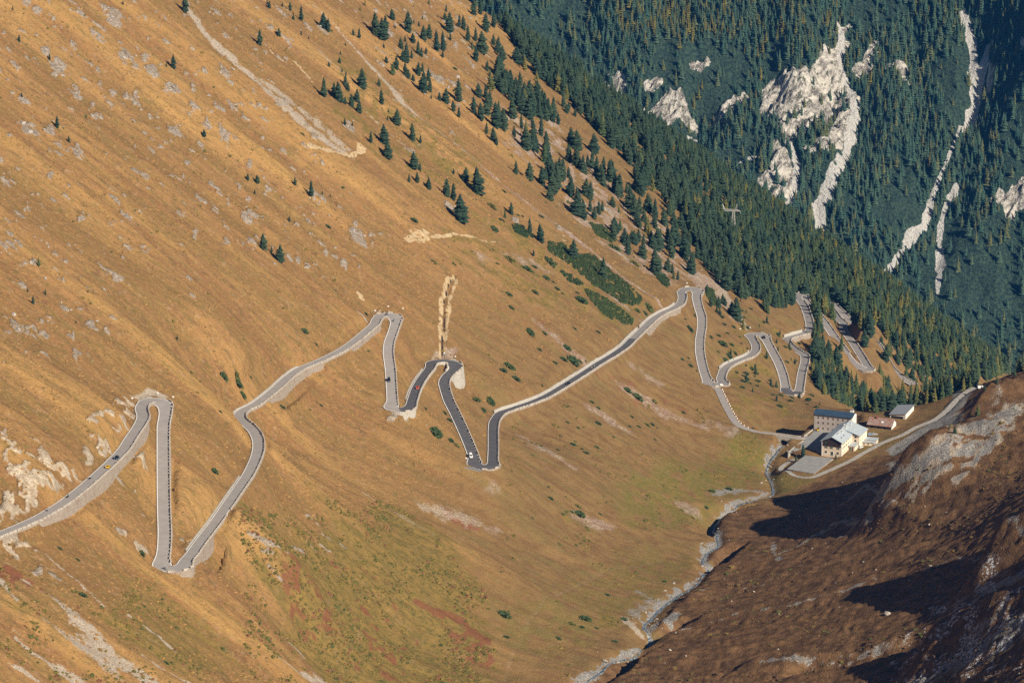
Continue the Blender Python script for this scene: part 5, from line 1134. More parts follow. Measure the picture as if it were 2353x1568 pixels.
# long house behind
bp = at_z(*HC(577, 702), YZ+.4); b2 = empty('guest_house', bp, math.atan2(-.36, .93)); tag(b2, 'long grey plastered house with dark blue metal roof behind the hotel', 'house')
L2, D2, E2, P2 = 25.6, 11.0, 11.2, 13.0
MB().box(0, 0, -4, L2, D2, E2).build('wall', M_GREY, b2); MB().box(L2-.02, .1, -4, L2+.05, D2-.1, E2-.1).build('end_wall', M_WHITE, b2)
MB().poly([(L2, 0, E2), (L2, D2, E2), (L2, D2/2, P2)]).poly([(0, 0, E2), (0, D2/2, P2), (0, D2, E2)]).build('gable', M_WHITE, b2)
rf = MB(); k2 = (P2-E2)/(D2/2); oh = .7
rf.slab([(-.7, -oh, E2-k2*oh+.1), (L2+.7, -oh, E2-k2*oh+.1), (L2+.7, D2/2, P2+.1), (-.7, D2/2, P2+.1)], .2); rf.slab([(-.7, D2/2, P2+.1), (L2+.7, D2/2, P2+.1), (L2+.7, D2+oh, E2-k2*oh+.1), (-.7, D2+oh, E2-k2*oh+.1)], .2)
ro = rf.build('roof', M_BLUE, b2)
for k in range(17):
    x = -.5+k*1.66; sm = MB(); sm.slab([(x, -oh, E2-k2*oh+.19), (x+.09, -oh, E2-k2*oh+.19), (x+.09, D2/2, P2+.19), (x, D2/2, P2+.19)], .1); sm.build('seam', M_BLUE, ro)
cb = MB().box(L2-3.0, D2*.55, P2-.6, L2-.8, D2*.7, P2+1.3).build('chimney', M_WHITE, b2); MB().box(L2-3.1, D2*.54, P2+1.3, L2-.7, D2*.71, P2+1.45).build('cap', M_STEEL, cb)
for k in range(7):
    x = 2.9+k*3.35
    for z, h_ in ((1.0, 1.5), (4.6, 1.6), (8.0, 1.6)):
        if z == 1.0 and k in (0, 3): MB().box(x-.6, -.06, -.4, x+.6, .02, 2.0).build('door', M_DARK, b2); continue
        window(b2, x, 0, z, 1.15, h_, 'f', None, M_SHUT, M_GREY)
    MB().box(x-.45, -.06, E2-.75, x+.45, .02, E2-.15).build('attic_window', M_DARK, b2)
for y in (2.5, 5.5, 8.5):
    for z in (4.6, 8.0): window(b2, L2+.05, y, z, 1.0, 1.5, 'r')
MB().bar((-.1, -.15, -.5), (-.1, -.15, E2-.4), .09).build('drainpipe', M_DARK, b2)
# barn with rusty roof
rp = at_z(*HC(1500, 665), YZ+.3); b3 = empty('barn', rp, math.atan2(-.36, .93)); tag(b3, 'low barn with rust streaked sheet metal roof beside the hotel', 'barn')
L3, D3, E3, P3_ = 16.2, 11.0, 2.7, 6.0
MB().box(0, 0, -3, L3, D3, E3).build('wall', M_BROWN, b3); MB().poly([(L3, 0, E3), (L3, D3, E3), (L3, D3/2, P3_)]).poly([(0, 0, E3), (0, D3/2, P3_), (0, D3, E3)]).build('gable', M_WHITE, b3)
MB().box(L3-.02, .1, -3, L3+.06, D3-.1, E3-.05).build('end_wall', M_WHITE, b3)
rf = MB(); k3 = (P3_-E3)/(D3/2); oh = .8
rf.slab([(-.6, -oh, E3-k3*oh+.1), (L3+.6, -oh, E3-k3*oh+.1), (L3+.6, D3/2, P3_+.1), (-.6, D3/2, P3_+.1)], .15); rf.slab([(-.6, D3/2, P3_+.1), (L3+.6, D3/2, P3_+.1), (L3+.6, D3+oh, E3-k3*oh+.1), (-.6, D3+oh, E3-k3*oh+.1)], .15)
rf.build('roof', M_RUST, b3); zz = P3_-.6
MB().box(4.6, 4.2, zz-1, 5.4, 5.0, P3_+1.4).build('chimney', flat_mat('rusty_brick', (.25, .10, .06), .9), b3); MB().slab([(8.6, 1.6, E3+k3*1.6+.32), (10, 1.6, E3+k3*1.6+.32), (10, 2.8, E3+k3*2.8+.32), (8.6, 2.8, E3+k3*2.8+.32)], .25).build('skylight', flat_mat('pale_sheet', (.62, .66, .7), .4), b3)
for x in (2.0, 6.5, 11.0): MB().box(x, -.06, -.3, x+1.6, .02, 1.9).build('barn_door', M_DARK, b3)
# grey shed
sp_ = np.array(cast([(2044, 959)], zf)[0]); b4 = empty('shed', (sp_[0], sp_[1], sp_[2]), math.atan2(-.34, .94)); tag(b4, 'long shed with flat tilted grey roof at the edge of the terrace', 'shed')
L4, W4 = 22.0, 10.6
sh_ = MB(); sh_.poly([(0, 0, -4), (W4, 0, -4), (W4, 0, 3.6), (0, 0, 2.4)]).poly([(W4, 0, -4), (W4, L4, -4), (W4, L4, 3.6), (W4, 0, 3.6)]).poly([(W4, L4, -4), (0, L4, -4), (0, L4, 2.4), (W4, L4, 3.6)]).poly([(0, L4, -4), (0, 0, -4), (0, 0, 2.4), (0, L4, 2.4)])
sh_.build('wall', M_GREY, b4); MB().box(W4, .2, -4, W4+.12, L4-.2, 3.35).build('side_wall', M_WHITE, b4)
MB().slab([(-.6, -.6, 2.55), (W4+.5, -.6, 3.85), (W4+.5, L4+.6, 3.85), (-.6, L4+.6, 2.55)], .2).build('roof', flat_mat('grey_roofing', (.20, .215, .24), .7, .06), b4)
MB().box(1, -.05, -1, 9, -.0, 1.6).build('opening', M_DARK, b4)
# annex, kiosk
ap = at_z(*HC(1395, 965), YZ); b5 = empty('annex', ap, math.atan2(-.30, .95)); tag(b5, 'low flat roofed annex on the right side of the hotel', 'annex')
MB().box(0, 0, -3, 6.6, 5.0, 2.3).build('wall', M_CREAM, b5); MB().box(-.3, -.4, 2.3, 9.2, 3.2, 2.5).build('lower_roof', M_ZINC, b5); MB().box(0, 3.6, -1, 9.0, 9.0, 2.9).build('upper_wall', M_CREAM, b5); MB().box(-.3, 3.3, 2.9, 9.4, 9.4, 3.1).build('upper_roof', M_ZINC, b5)
window(b5, 1.6, 0, .6, 1.2, 1.0, 'f'); window(b5, 4.4, 0, .6, 1.2, 1.0, 'f')
kp_ = at_z(*HC(805, 690), YZ); b6 = empty('kiosk', kp_, math.atan2(-.2, .98)); tag(b6, 'small pale kiosk with flat roof in front of the long grey house', 'kiosk')
MB().box(0, 0, -.5, 5.2, 3.2, 2.7).build('wall', flat_mat('pale_blue_panel', (.50, .56, .60), .6), b6); MB().box(-.3, -.3, 2.7, 5.5, 3.5, 2.9).build('roof', M_WHITE, b6); MB().box(.6, -.04, .9, 2.2, .0, 2.0).build('hatch', M_DARK, b6); MB().box(-2.2, .4, -.5, -.1, 3.0, 2.0).build('side_awning', M_ZINC, b6)
# bridge
side_i = lambda u: int(np.argmin(np.abs(proj(road_spur[:, 0], road_spur[:, 1], road_spur[:, 2])[0]-u)))
ia, ib = side_i(1752), side_i(1846); Ts, Rs = frame(road_spur); bc = road_spur[ia:ib]; rr_ = Rs[ia:ib]
toward = 1 if rr_[len(rr_)//2][1] < 0 else -1
br = empty('bridge', tuple(bc[len(bc)//2])); tag(br, 'grey stone arch bridge carrying the side road over the stream', 'bridge'); o0 = np.array(br.location)
mid_arch = side_i(1803)-ia
arch = np.clip(1-((np.arange(len(bc))-mid_arch)/2.6)**2, 0, None)**.5
for nm, sg in (('spandrel_wall', toward), ('rear_wall', -toward)):
    bot = np.where(arch > 0, bc[:, 2]-4.8+3.1*arch-.0, bc[:, 2]-6.5); bot = np.where(arch > 0, bc[:, 2]-4.4+3.0*arch, bot)
    rows = [np.c_[bc[:, :2]+sg*rr_*2.35, bot], np.c_[bc[:, :2]+sg*rr_*2.35, bc[:, 2]+.75], np.c_[bc[:, :2]+sg*rr_*2.75, bc[:, 2]+.75], np.c_[bc[:, :2]+sg*rr_*2.8, bot]]
    V, Fq = strip_mesh(rows); obj(nm, mesh_np(nm, V-o0, Fq, MAT_WALL if nm == 'rear_wall' else stone_mat('bridge_stone', (.30, .28, .25), (.42, .39, .35), (.2, .18, .16))), br)
k = arch > 0; ac = bc[k]; ra = rr_[k]; V, Fq = strip_mesh([np.c_[ac[:, :2]-ra*2.5, ac[:, 2]-4.4+3.0*arch[k]], np.c_[ac[:, :2]+ra*2.5, ac[:, 2]-4.4+3.0*arch[k]]]); obj('vault', mesh_np('vault', V-o0, Fq, MAT_WALL), br)
# terrace wall left of the yard, parking ground, yard surface
def wall_line(name, s, z, h, th, mat, label):
    pts = np.array([at_z(u, v, z) for u, v in PP(s)]); Pc = resample(pts, 1.0, .8) if len(pts) > 2 else np.linspace(pts[0], pts[1], 24); t_, r_ = frame(Pc)
    rows = [np.c_[Pc[:, :2]-r_*th/2, np.full(len(Pc), z-4.5)], np.c_[Pc[:, :2]-r_*th/2, np.full(len(Pc), z+h)], np.c_[Pc[:, :2]+r_*th/2, np.full(len(Pc), z+h)], np.c_[Pc[:, :2]+r_*th/2, np.full(len(Pc), z-4.5)]]
    V, Fq = strip_mesh(rows); return tag(obj(name, mesh_np(name, V, Fq, mat)), label, 'wall')
wall_line('terrace_wall', "1846,1012 1826,1026 1809,1040", YZ, .5, .6, MAT_WALL_PALE, 'pale terrace wall dropping from the hotel yard to the stream')
wall_line('yard_wall', "1846,1003 1860,993 1874,982", YZ, .9, .4, MAT_WALL_PALE, 'thin pale yard wall between the bridge and the long grey house')
MAT_LOT = None
m = NT('parking_asphalt'); P_ = m.pos(); m.color(m.mix(m.ramp(m.noise(P_, .3, 5, .6), .3, .7), (.20, .20, .20), (.27, .265, .26))); MAT_LOT = m.m
lot = [tuple(p) for p in LOT]; c0 = np.mean(LOT, 0); lot = [tuple(c0+(np.array(p)-c0)*.97+np.array([0, 0, .38])) for p in lot]
tag(MB().slab(lot, .5).build('parking_ground', MAT_LOT), kind='structure')
e0, e1 = np.array(lot[1]), np.array(lot[2]); wl = MB(); dn_ = (e1-e0)/np.linalg.norm(e1-e0)
mb = MB(); mb.bar(e0+[.3, 0, -.4], e1+[.3, 0, -.4], .45, 4); tag(mb.build('kerb_wall', MAT_WALL), 'low dark kerb along the right edge of the parking ground', 'kerb')
yard = [tuple(at_z(*HC(a, b), YZ+.12)) for a, b in ((440, 860), (600, 700), (820, 660), (900, 700), (705, 1100), (430, 1000), (150, 1090))]
tag(MB().slab(yard, .4).build('hotel_yard', MAT_LOT), kind='structure')
# ------------------------------------------------------------------ vehicles
def paint(name, c): return flat_mat(name, c, .3, .04, 1, 0, .5)
M_TYRE = flat_mat('tyre_rubber', (.02, .02, .02), .9); M_RIM = flat_mat('wheel_rim', (.4, .4, .42), .4, .1, 3, .6); M_LAMP = flat_mat('headlamp_glass', (.75, .75, .72), .2); M_RED = flat_mat('tail_lamp', (.35, .02, .02), .3)
M_CGLASS = flat_mat('car_glass', (.012, .015, .018), .1, .1, 1, 0, .5)
def wheel_mesh(r, w_):
    mb = MB(); mb.bar((0, -w_/2, 0), (0, w_/2, 0), r, 12); return mb.mesh('wheel', M_TYRE)
def car(name, label, px, back=False, body='hatch', mat=None, lat=0.0, L=4.3, Wd=1.8, cat='car'):
    u, v = px; i = near_i(u, v); s = 1 if not back else -1
    p = road_main[i]+np.array([*(R_[i]*lat), 0]); T = T_[i]*s; q = road_main[min(i+2, RN-1)]-road_main[max(i-2, 0)]
    e = empty(name, p+np.array([0, 0, .02]), math.atan2(T[1], T[0])); e.rotation_euler[1] = -math.atan2(q[2], math.hypot(q[0], q[1]))*s; tag(e, label, cat)
    prof = dict(hatch=dict(h0=.82, h1=1.48, c=(-1.95, -1.2, .45, 1.15), hood=.72), sport=dict(h0=.72, h1=1.18, c=(-1.6, -.7, .25, 1.05), hood=.6), van=dict(h0=1.05, h1=1.95, c=(-2.35, -2.15, .95, 1.6), hood=.98), suv=dict(h0=1.0, h1=1.75, c=(-2.1, -1.75, .45, 1.0), hood=.98))[body]
    h0, h1 = prof['h0'], prof['h1']; xa, xb, xc, xd = prof['c']; hw = Wd/2; bot = .25
    # body shell: lofted side profile, narrowed towards bonnet and boot
    secs = [(-L/2, h0*.75, .84), (-L/2+.15, h0, .92), (xa*.8, h0+.02, 1.0), (0, h0+.03, 1.0), (xd*.95, h0, 1.0), (L/2-.55, prof['hood'], .95), (L/2-.1, prof['hood']*.85, .86), (L/2, prof['hood']*.6, .78)]
    mb = MB(); k = 0; idx = []
    for x, h_, w_ in secs:
        a = len(mb.v); W2 = hw*w_; mb.v += [(x, -W2*.92, bot), (x, -W2, h_*.55), (x, -W2*.9, h_), (x, W2*.9, h_), (x, W2, h_*.55), (x, W2*.92, bot)]; idx.append(a)
    for a, b in zip(idx[:-1], idx[1:]):
        for j in range(6): j2 = (j+1) % 6; mb.f.append((a+j, a+j2, b+j2, b+j))
    mb.f += [tuple(idx[0]+j for j in range(6)), tuple(idx[-1]+j for j in range(5, -1, -1))]
    mb.build('body', mat, e)
    cb = MB(); k = 0; w0, w1 = hw*.88, hw*.72
    cb.v += [(xa, -w0, h0-.02), (xa, w0, h0-.02), (xd, -w0, h0-.04), (xd, w0, h0-.04), (xb, -w1, h1), (xb, w1, h1), (xc, -w1, h1), (xc, w1, h1)]
    cb.f += [(0, 4, 5, 1), (2, 3, 7, 6), (0, 2, 6, 4), (1, 5, 7, 3), (4, 6, 7, 5)]; cb.build('roof', mat, e)
    def glass(pts, nm, n_):
        c = np.mean(pts, 0); n_ = np.array(n_, float)*.015; MB().poly([c+(np.array(p)-c)*.84+n_ for p in pts]).build(nm, M_CGLASS, e)
    vv_ = cb.v
    glass([vv_[2], vv_[3], vv_[7], vv_[6]], 'windscreen', (1, 0, .7)); glass([vv_[0], vv_[1], vv_[5], vv_[4]], 'rear_window', (-1, 0, .5))
    glass([vv_[0], vv_[2], vv_[6], vv_[4]], 'side_window', (0, -1, .2)); glass([vv_[1], vv_[3], vv_[7], vv_[5]], 'side_window', (0, 1, .2))
    r = .33 if body != 'suv' else .4
    wm = wheel_mesh(r, .22)
    for x in (-L/2+.75, L/2-.85):
        for sg in (-1, 1):
            w_ = obj('wheel', wm, e, (x, sg*(hw-.08), r)); mbr = MB(); mbr.bar((0, sg*.11, 0), (0, sg*.125, 0), r*.6, 8); mbr.build('rim', M_RIM, w_)
    for sg in (-1, 1):
        MB().box(L/2-.12, sg*hw*.62-.16, prof['hood']*.55, L/2+.01, sg*hw*.62+.16, prof['hood']*.72).build('headlight', M_LAMP, e)
        MB().box(-L/2-.01, sg*hw*.62-.14, h0*.55, -L/2+.08, sg*hw*.62+.14, h0*.72).build('tail_light', M_RED, e)
        MB().box(xd-.35, sg*(hw+.12)-.1, h0+.02, xd-.18, sg*(hw+.12)+.1, h0+.2).build('mirror', mat, e)
    MB().box(L/2-.02, -hw*.7, .28, L/2+.06, hw*.7, .42).build('bumper', M_TYRE, e); MB().box(-L/2-.06, -hw*.7, .3, -L/2+.02, hw*.7, .46).build('bumper', M_TYRE, e)
    if body == 'suv': w_ = obj('spare_wheel', wheel_mesh(.38, .22), e, (-L/2-.12, 0, .95)); w_.rotation_euler = (0, 0, math.pi/2)
    return e
# direction of travel: index grows downhill
car('sports_car', 'bright yellow sports car driving on the left road leg', (238, 1068), True, 'sport', paint('yellow_paint', (.85, .52, .01)), -1.2 if False else 1.2)
car('parked_car', 'dark blue compact car ahead of the yellow sports car', (256, 1045), True, 'hatch', paint('dark_blue_paint', (.012, .03, .045)), 1.0)
car('off_roader', 'black off-roader on the leg between the second bends', (893, 874), False, 'suv', paint('black_paint', (.012, .014, .016)), 1.1, 4.2, 1.85)
car('car', 'small orange red car on the dark leg', (951, 890), True, 'hatch', paint('red_paint', (.72, .10, .04)), 1.0, 4.0)
car('van', 'white van at the foot of the third lower bend', (1080, 1050), False, 'van', paint('white_paint', (.82, .82, .80)), 1.3, 4.8, 1.95, 'van')
car('car', 'black saloon on the long dark leg', (1301, 882), True, 'hatch', paint('black_paint', (.012, .014, .016)), 1.4, 4.6)
car('car', 'black car on the small upper bend above the hotel', (1754, 777), True, 'hatch', paint('black_paint', (.012, .014, .016)), .6, 4.6)

# ------------------------------------------------------------------ people
def body(pose):
    """one continuous skinned figure, metres, facing +X, feet (or seat) at z=0"""
    if pose == 'ride':
        J_ = dict(pel=(-.25, 0, .85), chest=(.0, 0, 1.25), neck=(.08, 0, 1.42), head=(.13, 0, 1.60), kl=(.15, .22, .72), fl=(-.10, .20, .35), kr=(.15, -.22, .72), fr=(-.10, -.20, .35), sl=(.02, .19, 1.33), el=(.22, .30, 1.10), hl=(.45, .28, 1.02), sr=(.02, -.19, 1.33), er=(.22, -.30, 1.10), hr=(.45, -.28, 1.02))
    elif pose == 'cycle':
        J_ = dict(pel=(-.25, 0, 1.0), chest=(.10, 0, 1.32), neck=(.2, 0, 1.44), head=(.28, 0, 1.60), kl=(.12, .12, .80), fl=(-.05, .12, .42), kr=(.12, -.12, .62), fr=(0, -.12, .22), sl=(.10, .18, 1.36), el=(.28, .24, 1.16), hl=(.48, .22, 1.04), sr=(.10, -.18, 1.36), er=(.28, -.24, 1.16), hr=(.48, -.22, 1.04))
    else:
        J_ = dict(pel=(0, 0, .92), chest=(.02, 0, 1.28), neck=(.02, 0, 1.46), head=(.05, 0, 1.64), kl=(.14, .10, .50), fl=(.06, .10, .06), kr=(-.02, -.10, .50), fr=(-.22, -.10, .08), sl=(.02, .19, 1.38), el=(-.08, .25, 1.12), hl=(.05, .24, .88), sr=(.02, -.19, 1.38), er=(.10, -.25, 1.12), hr=(.22, -.22, .92))
    R0 = dict(pel=.16, chest=.17, neck=.065, head=.115, kl=.075, fl=.055, kr=.075, fr=.055, sl=.075, el=.05, hl=.045, sr=.075, er=.05, hr=.045)
    E_ = [('pel', 'chest'), ('chest', 'neck'), ('neck', 'head'), ('pel', 'kl'), ('kl', 'fl'), ('pel', 'kr'), ('kr', 'fr'), ('chest', 'sl'), ('sl', 'el'), ('el', 'hl'), ('chest', 'sr'), ('sr', 'er'), ('er', 'hr')]
    nm = list(J_); me = bpy.data.meshes.new('person'); me.from_pydata([J_[k] for k in nm], [(nm.index(a), nm.index(b)) for a, b in E_], [])
    o = bpy.data.objects.new('tmp', me); C.objects.link(o); md = o.modifiers.new('s', 'SKIN'); sv = me.skin_vertices[0].data
    for k, v_ in zip(nm, sv): v_.radius = (R0[k], R0[k]*(.8 if k in ('pel', 'chest') else 1)); v_.use_root = (k == 'pel')
    s2 = o.modifiers.new('u', 'SUBSURF'); s2.levels = 1; s2.render_levels = 1
    dg = bpy.context.evaluated_depsgraph_get(); out = bpy.data.meshes.new_from_object(o.evaluated_get(dg)); bpy.data.objects.remove(o); out.name = 'person'; return out
BODY = {k: body(k) for k in ('ride', 'cycle', 'walk')}
SKIN = flat_mat('skin', (.45, .28, .2), .7)
def person(pose, loc, rz, jacket, legs, label, helmet=None):
    me = BODY[pose].copy(); me.materials.clear()
    for q in (jacket, legs, SKIN): me.materials.append(q)
    hz = 1.5 if pose != 'walk' else 1.54; lz = .92 if pose == 'ride' else 1.0 if pose == 'cycle' else .93
    for p in me.polygons:
        z = p.center.z; p.material_index = 2 if z > hz-.02 else (0 if z > lz else 1)
    o = obj('person', me, None, loc); o.rotation_euler = (0, 0, rz); tag(o, label, 'person')
    if helmet:
        hd = (.13, 0, 1.62) if pose == 'ride' else (.28, 0, 1.63)
        bm = bmesh.new(); bmesh.ops.create_uvsphere(bm, u_segments=10, v_segments=6, radius=.15); mh = bpy.data.meshes.new('helmet'); bm.to_mesh(mh); bm.free(); mh.materials.append(helmet); obj('helmet', mh, o, hd)
    return o
M_BLK = flat_mat('black_leather', (.018, .018, .02), .6); M_GRY = flat_mat('grey_cloth', (.2, .2, .22), .8); M_WHT = flat_mat('white_shell', (.75, .75, .75), .3); M_YEL = flat_mat('yellow_cloth', (.75, .7, .08), .8); M_GRN = flat_mat('green_cloth', (.06, .16, .10), .8); M_BLU = flat_mat('blue_cloth', (.06, .13, .22), .8); M_PNK = flat_mat('red_cloth', (.4, .06, .1), .8); M_LBL = flat_mat('pale_cloth', (.5, .55, .6), .8)
def cycle_parts(e, motor, mat):
    r, wb, tw = (.31, .72, .14) if motor else (.34, .52, .04); wm = wheel_mesh(r, tw)
    for x in (-wb, wb): w_ = obj('wheel', wm, e, (x, 0, r)); MB().bar((0, -tw*.55, 0), (0, tw*.55, 0), r*.45, 8).build('rim', M_RIM, w_)
    if motor:
        bd = MB(); bd.v += [(-.75, -.14, .7), (-.75, .14, .7), (.55, -.2, .8), (.55, .2, .8), (-.6, -.12, .85), (-.6, .12, .85), (.35, -.16, 1.02), (.35, .16, 1.02), (-.2, -.18, .38), (-.2, .18, .38), (.35, -.18, .38), (.35, .18, .38)]
        bd.f += [(4, 6, 7, 5), (0, 4, 5, 1), (0, 2, 6, 4), (1, 5, 7, 3), (6, 2, 3, 7), (0, 8, 10, 2), (1, 3, 11, 9), (8, 9, 11, 10), (2, 10, 11, 3), (0, 1, 9, 8)]; bd.build('body', mat, e)
        MB().box(-.72, -.15, .84, -.02, .15, .93).build('seat', M_BLK, e); MB().bar((.42, -.36, 1.05), (.42, .36, 1.05), .025).build('handlebar', M_STEEL, e)
        f = MB()
        for sg in (-1, 1): f.bar((wb, sg*.09, r), (.45, sg*.09, 1.0), .03)
        f.build('fork', M_STEEL, e); MB().box(.55, -.12, .8, .68, .12, 1.0).build('headlight', M_LAMP, e); MB().bar((-.1, -.2, .35), (-.85, -.22, .42), .06).build('exhaust', M_STEEL, e)
        MB().box(.45, -.2, 1.0, .55, .2, 1.3).build('screen', M_CGLASS, e)
        for sg in (-1, 1): MB().box(-.85, sg*.32-.12, .55, -.35, sg*.32+.12, .9).build('pannier', mat, e)
    else:
        f = MB(); f.bar((-wb, 0, r), (-.1, 0, .3), .018); f.bar((-.1, 0, .3), (-.2, 0, .92), .018); f.bar((-.1, 0, .3), (.38, 0, .85), .018); f.bar((-.18, 0, .85), (.38, 0, .9), .018); f.bar((.38, 0, .95), (wb, 0, r), .018); f.bar((-wb, 0, r), (-.18, 0, .85), .014); f.build('frame', mat, e)
        MB().box(-.32, -.07, .92, -.08, .07, .98).build('saddle', M_BLK, e); MB().bar((.42, -.24, 1.0), (.42, .24, 1.0), .016).build('handlebar', M_STEEL, e)
def rider(px, back, lat, motor, label, plabel, jacket, mat, hel=None, Pc=None, z=None, rz=None):
    u, v = px
    if z is None:
        i = near_i(u, v); s = -1 if back else 1; p = road_main[i]+np.array([*(R_[i]*lat), .02]); T = T_[i]*s; rz = math.atan2(T[1], T[0]); q = road_main[min(i+2, RN-1)]-road_main[max(i-2, 0)]; pit = -math.atan2(q[2], math.hypot(q[0], q[1]))*s
    else: p = np.array(at_z(u, v, z)); pit = 0
    e = empty('motorcycle' if motor else 'bicycle', p, rz); e.rotation_euler[1] = pit; tag(e, label, 'motorcycle' if motor else 'bicycle'); cycle_parts(e, motor, mat)
    if plabel: person('ride' if motor else 'cycle', p, rz, jacket, M_BLK, plabel, hel or M_BLK)
M_MB = paint('bike_black', (.02, .022, .026)); M_MS = paint('bike_silver', (.4, .42, .45))
rider((112, 1166), False, -1.0, True, 'lowest of the three motorcycles on the left road leg', 'rider in grey on the lowest of the three left motorcycles', M_GRY, M_MS, M_WHT)
rider((153, 1133), False, -1.0, True, 'middle one of the three motorcycles on the left road leg', 'rider in green on the middle one of three left motorcycles', M_GRN, M_MB)
rider((207, 1094), False, -1.0, True, 'motorcycle just behind the yellow sports car', 'rider in pale jacket just behind the yellow sports car', M_LBL, M_MB)
rider((383, 1307), True, 1.2, True, 'silver motorcycle parked at the lowest left bend', 'rider in white helmet stopped at the lowest left bend', M_GRY, M_MS, M_WHT)
rider((887, 724), False, .8, True, 'black motorcycle on the top of the second upper bend', 'rider in black on the top of the second upper bend', M_BLK, M_MB)
rider((908, 738), False, 1.0, True, 'blue motorcycle leaving the second upper bend', 'rider in blue leaving the second upper bend', M_BLU, M_MB)
rider((1848, 731), True, .5, True, 'motorcycle climbing the leg into the trees', 'rider in grey climbing the leg into the trees', M_GRY, M_MB, M_WHT)
rider((2040, 833), False, .5, True, 'dark motorcycle on the far forest leg', 'rider on the far forest leg', M_BLK, M_MB)
rider((1358, 853), True, 1.4, False, 'bicycle of the rider in the yellow jersey', 'cyclist in a yellow jersey on the long dark leg', M_YEL, M_MS, M_WHT)
rider((1365, 849), True, 1.4, False, 'bicycle of the rider in the pale jersey', 'cyclist in a pale jersey beside the yellow jersey', M_LBL, M_MS, M_WHT)
zy = float(road_spur[side_i(1728)][2])
rider((1729, 985), False, 0, True, 'dark motorcycle parked by the side road before the bridge', None, M_BLK, M_MB, None, None, zy+.15, 2.6)
ih = near_i(731, 829); ph = road_main[ih]-np.array([*(R_[ih]*np.sign(R_[ih][0])*(HW-.7)), -.02]); person('walk', ph, math.atan2(-T_[ih][1], -T_[ih][0]), M_PNK, M_BLU, 'hiker in red walking along the edge of the road')
yp = at_z(*HC(650, 712), YZ+.12)
def yard_car(p, rz, mat, label, L=4.0):
    n0 = road_main.copy(); i = 0
    e = car('car', label, (-999, 1226), False, 'hatch', mat, 0, L); e.location = p; e.rotation_euler = (0, 0, rz); return e
yard_car(yp, .9, paint('yellow_paint', (.85, .52, .01)), 'small yellow car parked at the corner of the long grey house', 3.8)
yard_car(at_z(*HC(682, 690), YZ+.12), .9, paint('white_paint', (.8, .8, .78)), 'white car parked next to the yellow one at the long house', 4.2)
yard_car(at_z(*HC(1548, 792), YZ+.4), .3, paint('pale_blue_paint', (.35, .45, .6)), 'pale blue car in the shade behind the hotel annex', 4.2)
yard_car(at_z(*HC(1615, 790), YZ+.4), .2, paint('silver_paint', (.5, .5, .5)), 'silver car in the shade right of the pale blue car', 4.2)
yard_car(at_z(*HC(1385, 1010), YZ+.2), .9, paint('white_paint', (.8, .8, .78)), 'white car parked below the hotel porch', 4.6)

# ------------------------------------------------------------------ signs, posts, pylon
M_SIGN = flat_mat('white_sign', (.8, .8, .78), .5)
def sign(u, v, label, h=2.0, w_=.9, hh=.7, mat=None, p=None):
    p = cast([(u, v)], zf)[0] if p is None else p; e = empty('sign', p, 0); tag(e, label, 'sign'); MB().bar((0, 0, -.3), (0, 0, h), .05, 5).build('post', M_STEEL, e); MB().box(-w_/2, -.09, h-hh, w_/2, -.05, h).build('board', mat or M_SIGN, e); return e
for u, v, l in ((363, 909, 'white bend number board behind the first upper bend'), (304, 921, 'small dark and white marker left of the first upper bend'), (398, 918, 'small white marker at the right end of the first upper bend'), (892, 709, 'white bend number board behind the second upper bend'), (862, 719, 'small marker left of the second upper bend'), (926, 714, 'white marker at the corner of the second upper bend'), (1046, 824, 'white round marker behind the dark upper bend'), (1021, 816, 'pale board at the foot of the earth trench'), (1578, 655, 'white bend number board behind the third upper bend'), (1723, 757, 'white bend number board behind the small bend above the hotel'), (1700, 760, 'small white marker left of the small bend above the hotel'), (1071, 1058, 'dark board at the left end of the third lower bend'), (870, 983, 'round red and white sign at the corner of the long house')):
    if l.startswith('round'): sign(1869.5, 986, l, 2.2, .8, .8, flat_mat('red_white_sign', (.75, .3, .3), .5), at_z(1869.5, 986, YZ+.1))
    else: sign(u, v, l)
sign(2252, 893, 'white information board beside the gravel patch on the skyline', 2.4, 3.4, 2.0)
for k in range(17):                      # stones edging the side road
    t = k/16; i = int(8+t*(side_i(1712)-8)); p = road_spur[i]; s_ = 1 if Rs[i][0] > 0 else -1; xy = p[:2]+s_*Rs[i]*2.9
    o = MB().box(-.25, -.25, -.4, .25, .25, .55).build('marker_stone', M_WHITE); o.location = (xy[0], xy[1], p[2]); o.rotation_euler = (0, 0, RNG.random()); tag(o, 'small pale marker stone edging the side road to the hotel', 'marker stone', 'marker stones along the side road')
p = road_spur[4]; xy = p[:2]+(1 if Rs[4][0] > 0 else -1)*Rs[4]*2.2; o = empty('sign', (xy[0]+1.2, xy[1], p[2])); tag(o, 'grey road sign on the corner at the hotel junction', 'sign'); MB().bar((0, 0, -.3), (0, 0, 2.6), .06).build('post', M_STEEL, o); MB().box(-.8, -.1, 1.4, .8, -.05, 2.6).build('board', M_SIGN, o)
pp = cast([(1684, 540)], zf)[0]; py_ = empty('pylon', (pp[0], pp[1], pp[2]-1), math.radians(-12)); tag(py_, 'steel lattice power pylon with two horns above the forest', 'pylon')
M_PYL = flat_mat('pylon_steel', (.55, .50, .46), .6, .1, 2, .2); HZ = 21.0
for sx in (-1, 1):
    for sy in (-1, 1): MB().bar((sx*2.6, sy*2.6, -3), (sx*.5, sy*.5, HZ), .17, 4).build('leg', M_PYL, py_)
br_ = MB()
